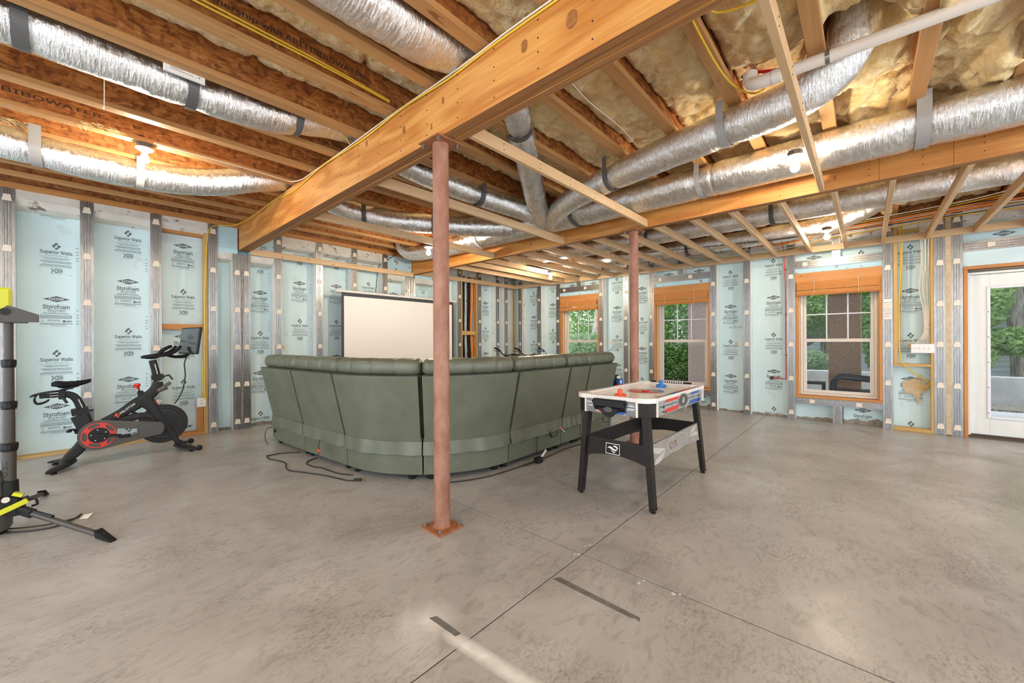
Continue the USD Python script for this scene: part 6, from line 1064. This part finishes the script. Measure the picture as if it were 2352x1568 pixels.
put(hb_, 'hub_button', rod((tx - .01, ty - .066, .225), (tx - .01, ty - .058, .225), .018, 16), 'cream_plastic'); put(hb_, 'lime_trim', cat([bar((tx - .16, ty - .06, .10), (tx - .04, ty - .075, .15), .02, .035), bar((tx - .04, ty - .075, .15), (tx + .08, ty - .09, .205), .02, .03), bar((tx + .02, ty - .05, .255), (tx + .06, ty - .06, .235), .03, .02)]), 'lime'); put(hb_, 'mast_socket', lathe([(.03, .23), (.042, .23), (.040, .33), (.032, .335)], (tx, ty, 0), n=20), 'black_plastic', smooth=40); put(hb_, 'carry_loop', tube([(tx + .08, ty - .07, .205), (tx + .115, ty - .08, .20), (tx + .12, ty - .08, .165), (tx + .095, ty - .08, .16)], .007, 8, step=.01), 'black_plastic')
F1 = np.array([.148, 3.469, .02])
for fx, fy in ((.148, 3.469), (-.95, 4.06), (-.16, 4.92)):
    a = np.array([tx, ty, .165]); b = np.array([fx, fy, .018]); d = (b - a) / np.linalg.norm(b - a); lg_ = put(tl, 'leg', cat([bar(a + d * .03, a + d * .20, .040, .050, bev=.006)]), 'black_plastic'); put(lg_, 'leg_tube', rod(a + d * .15, b - d * .05, .0165, 14), 'grey_tube', smooth=40); put(lg_, 'inner_rail', rod(a + d * .05 + [0, 0, .012], a + d * .36 + [0, 0, .022], .009, 8), 'black_plastic')
    s_ = np.cross(d, [0, 0, 1.]); s_ /= np.linalg.norm(s_); put(lg_, 'rubber_foot', hull([b + d * q + s_ * w + [0, 0, z] for q, w, z in ((-.10, .022, .03), (-.10, -.022, .03), (-.09, .022, -.012), (-.09, -.022, -.012), (.02, .018, -.016), (.02, -.018, -.016), (.02, .016, -.006), (.02, -.016, -.006))]), 'black_rubber')
hx_, hz = tx - .02, 1.39
hd_ = put(tl, 'light_head', bx(hx_ - .30, hx_ - .02, ty - .05, ty + .05, hz + .02, hz + .20, .02), 'black_plastic'); put(hd_, 'lime_edge', bx(hx_ - .03, hx_ + .035, ty - .046, ty + .046, hz + .02, hz + .19, .012), 'lime'); put(hd_, 'lens', bx(hx_ - .27, hx_ - .05, ty - .056, ty - .05, hz + .045, hz + .175), 'vinyl_white')
put(tl, 'bracket', cat([hull([(hx_ + x, ty + y, hz + z) for y in (-.065, -.055) for x, z in ((-.02, .03), (.02, .075), (.06, .06), (.15, .02), (.15, -.03), (.0, -.03))]), bx(hx_ - .2, hx_ + .10, ty - .06, ty + .06, hz - .035, hz - .012, .004)]), 'grey_plastic'); put(tl, 'bracket_pivot', rod((hx_ + .01, ty - .075, hz + .035), (hx_ + .01, ty - .05, hz + .035), .022, 16), 'black_plastic'); put(tl, 'underside_plate', bx(hx_ - .2, hx_ + .03, ty - .05, ty + .05, hz - .012, hz + .018, .003), 'grey_plastic')
for q_, rr_ in (([(-.35, 4.20, .008), (-.22, 4.05, .007), (-.10, 4.0, .007), (-.02, 4.06, .007), (.03, 4.16, .007)], .005), ([(-.35, 4.26, .008), (-.2, 4.12, .007), (-.08, 4.08, .007), (.02, 4.10, .007)], .004)): put(tl, 'power_cord', tube(q_, rr_, 8, step=.02), 'cable_black', True)
t = thing('paper_slip', 'small white paper slip on the floor behind the tripod leg', 'paper', (.05, 4.07, 0)); put(t, 'sheet', hull([(.02, 4.065, .001), (.06, 4.03, .002), (.085, 4.07, .02), (.045, 4.10, .014), (.02, 4.065, .002), (.06, 4.03, .003), (.085, 4.07, .0215), (.045, 4.10, .0155)]), 'paper')

# ================================================================== BICYCLES BEHIND THE SOFA
def bicycle(x, y, label, frame, head, bars, lean=14):
    t = thing('bicycle', label, 'bicycle', (x, y, 0)); h = math.radians(head); fx, fy = math.cos(h), math.sin(h); ln = math.radians(lean); S = lambda a, b, z: np.array([x + fx * a - fy * (b * math.cos(ln) + z * math.sin(ln)), y + fy * a + fx * (b * math.cos(ln) + z * math.sin(ln)), z * math.cos(ln) - b * math.sin(ln)])   # a forward, b left
    for a in (-.0, -.98):
        w = put(t, 'wheel', tube([S(a + .29 * math.cos(q), 0, .315 + .29 * math.sin(q)) for q in np.linspace(0, 2 * math.pi, 40, endpoint=False)], .024, 10, closed=True), 'black_rubber', smooth=True)
        put(w, 'rim', tube([S(a + .262 * math.cos(q), 0, .315 + .262 * math.sin(q)) for q in np.linspace(0, 2 * math.pi, 40, endpoint=False)], .009, 6, closed=True), 'steel', smooth=True)
        put(w, 'spokes', cat([rod(S(a, .02 * (-1) ** k, .315), S(a + .26 * math.cos(k * .349), 0, .315 + .26 * math.sin(k * .349)), .0012, 4) for k in range(18)]), 'steel'); put(w, 'hub', rod(S(a, -.05, .315), S(a, .05, .315), .018, 10), 'steel')
    hd, st, bb = (-.16, .84), (-.66, .78), (-.58, .32)
    put(t, 'frame', cat([rod(S(hd[0], 0, hd[1] - .10), S(st[0] + .02, 0, st[1] - .12), .017), rod(S(hd[0] + .02, 0, hd[1] - .18), S(bb[0], 0, bb[1]), .020), rod(S(st[0], 0, st[1] - .02), S(bb[0], 0, bb[1]), .016), rod(S(hd[0] - .01, 0, hd[1]), S(hd[0] + .03, 0, hd[1] - .2), .022)] + [rod(S(st[0] + .02, s * .05, st[1] - .14), S(-.98, s * .06, .315), .009) for s in (-1, 1)] + [rod(S(bb[0], s * .04, bb[1]), S(-.98, s * .06, .315), .010) for s in (-1, 1)]), frame, smooth=40)
    put(t, 'fork', cat([rod(S(hd[0] + .03, s * .035, hd[1] - .22), S(0, s * .055, .315), .012) for s in (-1, 1)] + [rod(S(hd[0] + .03, -.045, hd[1] - .21), S(hd[0] + .03, .045, hd[1] - .21), .016)]), frame, smooth=40)
    put(t, 'stem', cat([rod(S(hd[0] - .01, 0, hd[1]), S(hd[0] - .03, 0, hd[1] + .10), .016), rod(S(hd[0] - .03, 0, hd[1] + .09), S(hd[0] + .05, 0, hd[1] + .135), .018)]), bars); hb = put(t, 'handlebar', tube([S(hd[0] + .0, -.30, hd[1] + .20), S(hd[0] + .03, -.16, hd[1] + .19), S(hd[0] + .05, -.06, hd[1] + .135), S(hd[0] + .05, .06, hd[1] + .135), S(hd[0] + .03, .16, hd[1] + .19), S(hd[0], .30, hd[1] + .20)], .012, 10, step=.02), bars, smooth=True)
    for s in (-1, 1):
        put(hb, 'grip', rod(S(hd[0] + .012, s * .19, hd[1] + .193), S(hd[0] - .002, s * .315, hd[1] + .202), .018, 12), 'black_rubber', smooth=40); put(hb, 'brake_lever', cat([tube([S(hd[0] + .03, s * .165, hd[1] + .185), S(hd[0] + .085, s * .19, hd[1] + .165), S(hd[0] + .08, s * .28, hd[1] + .16)], .006, 8, step=.02), bar(S(hd[0] + .03, s * .14, hd[1] + .18), S(hd[0] + .05, s * .18, hd[1] + .175), .02, .025)]), 'black_plastic')
        put(t, 'brake_cable', tube([S(hd[0] + .06, s * .16, hd[1] + .18), S(hd[0] + .16, s * .10, hd[1] + .17), S(hd[0] + .14, s * .02, hd[1] + .02), S(hd[0] + .02, 0, hd[1] - .12)], .003, 6, step=.02), 'cable_black')
    R = []
    for u in np.linspace(0, 1, 12): w = .075 * (1 - u) ** .8 * min(1, u * 5 + .4) + .018; R.append([S(st[0] - .14 + .26 * u, w * math.cos(a), st[1] + .125 + .022 * math.sin(a)) for a in np.linspace(0, 6.28, 12, endpoint=False)])
    put(t, 'saddle', loft(R), 'black_rubber', smooth=True); put(t, 'seat_post', rod(S(st[0], 0, st[1] - .05), S(st[0] - .03, 0, st[1] + .11), .013), 'steel')
    put(t, 'crankset', cat([rod(S(bb[0], -.06, bb[1]), S(bb[0], .06, bb[1]), .02), lathe([(0, 0), (.085, 0), (.085, .004), (0, .004)], S(bb[0], -.05, bb[1]), S(0, -1, 0) - S(0, 0, 0), 28), rod(S(bb[0], -.07, bb[1]), S(bb[0] + .15, -.07, bb[1] - .06), .010), rod(S(bb[0], .07, bb[1]), S(bb[0] - .15, .07, bb[1] + .06), .010), bx(*[c for p_ in zip(S(bb[0] + .15, -.11, bb[1] - .06) - [.04, .04, .01], S(bb[0] + .15, -.11, bb[1] - .06) + [.04, .04, .01]) for c in p_])]), 'black_plastic'); put(t, 'kickstand', rod(S(-.80, .05, .30), S(-.74, .20, .01), .008), 'steel')
bicycle(5.75, 5.72, 'black bicycle whose left handlebar grip shows above the sofa, nearest the pipe bay', 'black_satin', 190, 'black_plastic')
bicycle(5.90, 5.30, 'dark bicycle in the middle of the three behind the sofa', 'dark_metal', 188, 'black_plastic')
bicycle(6.05, 4.80, 'blue-grey bicycle nearest the far left window behind the sofa', 'bike_blue', 186, 'bike_blue')
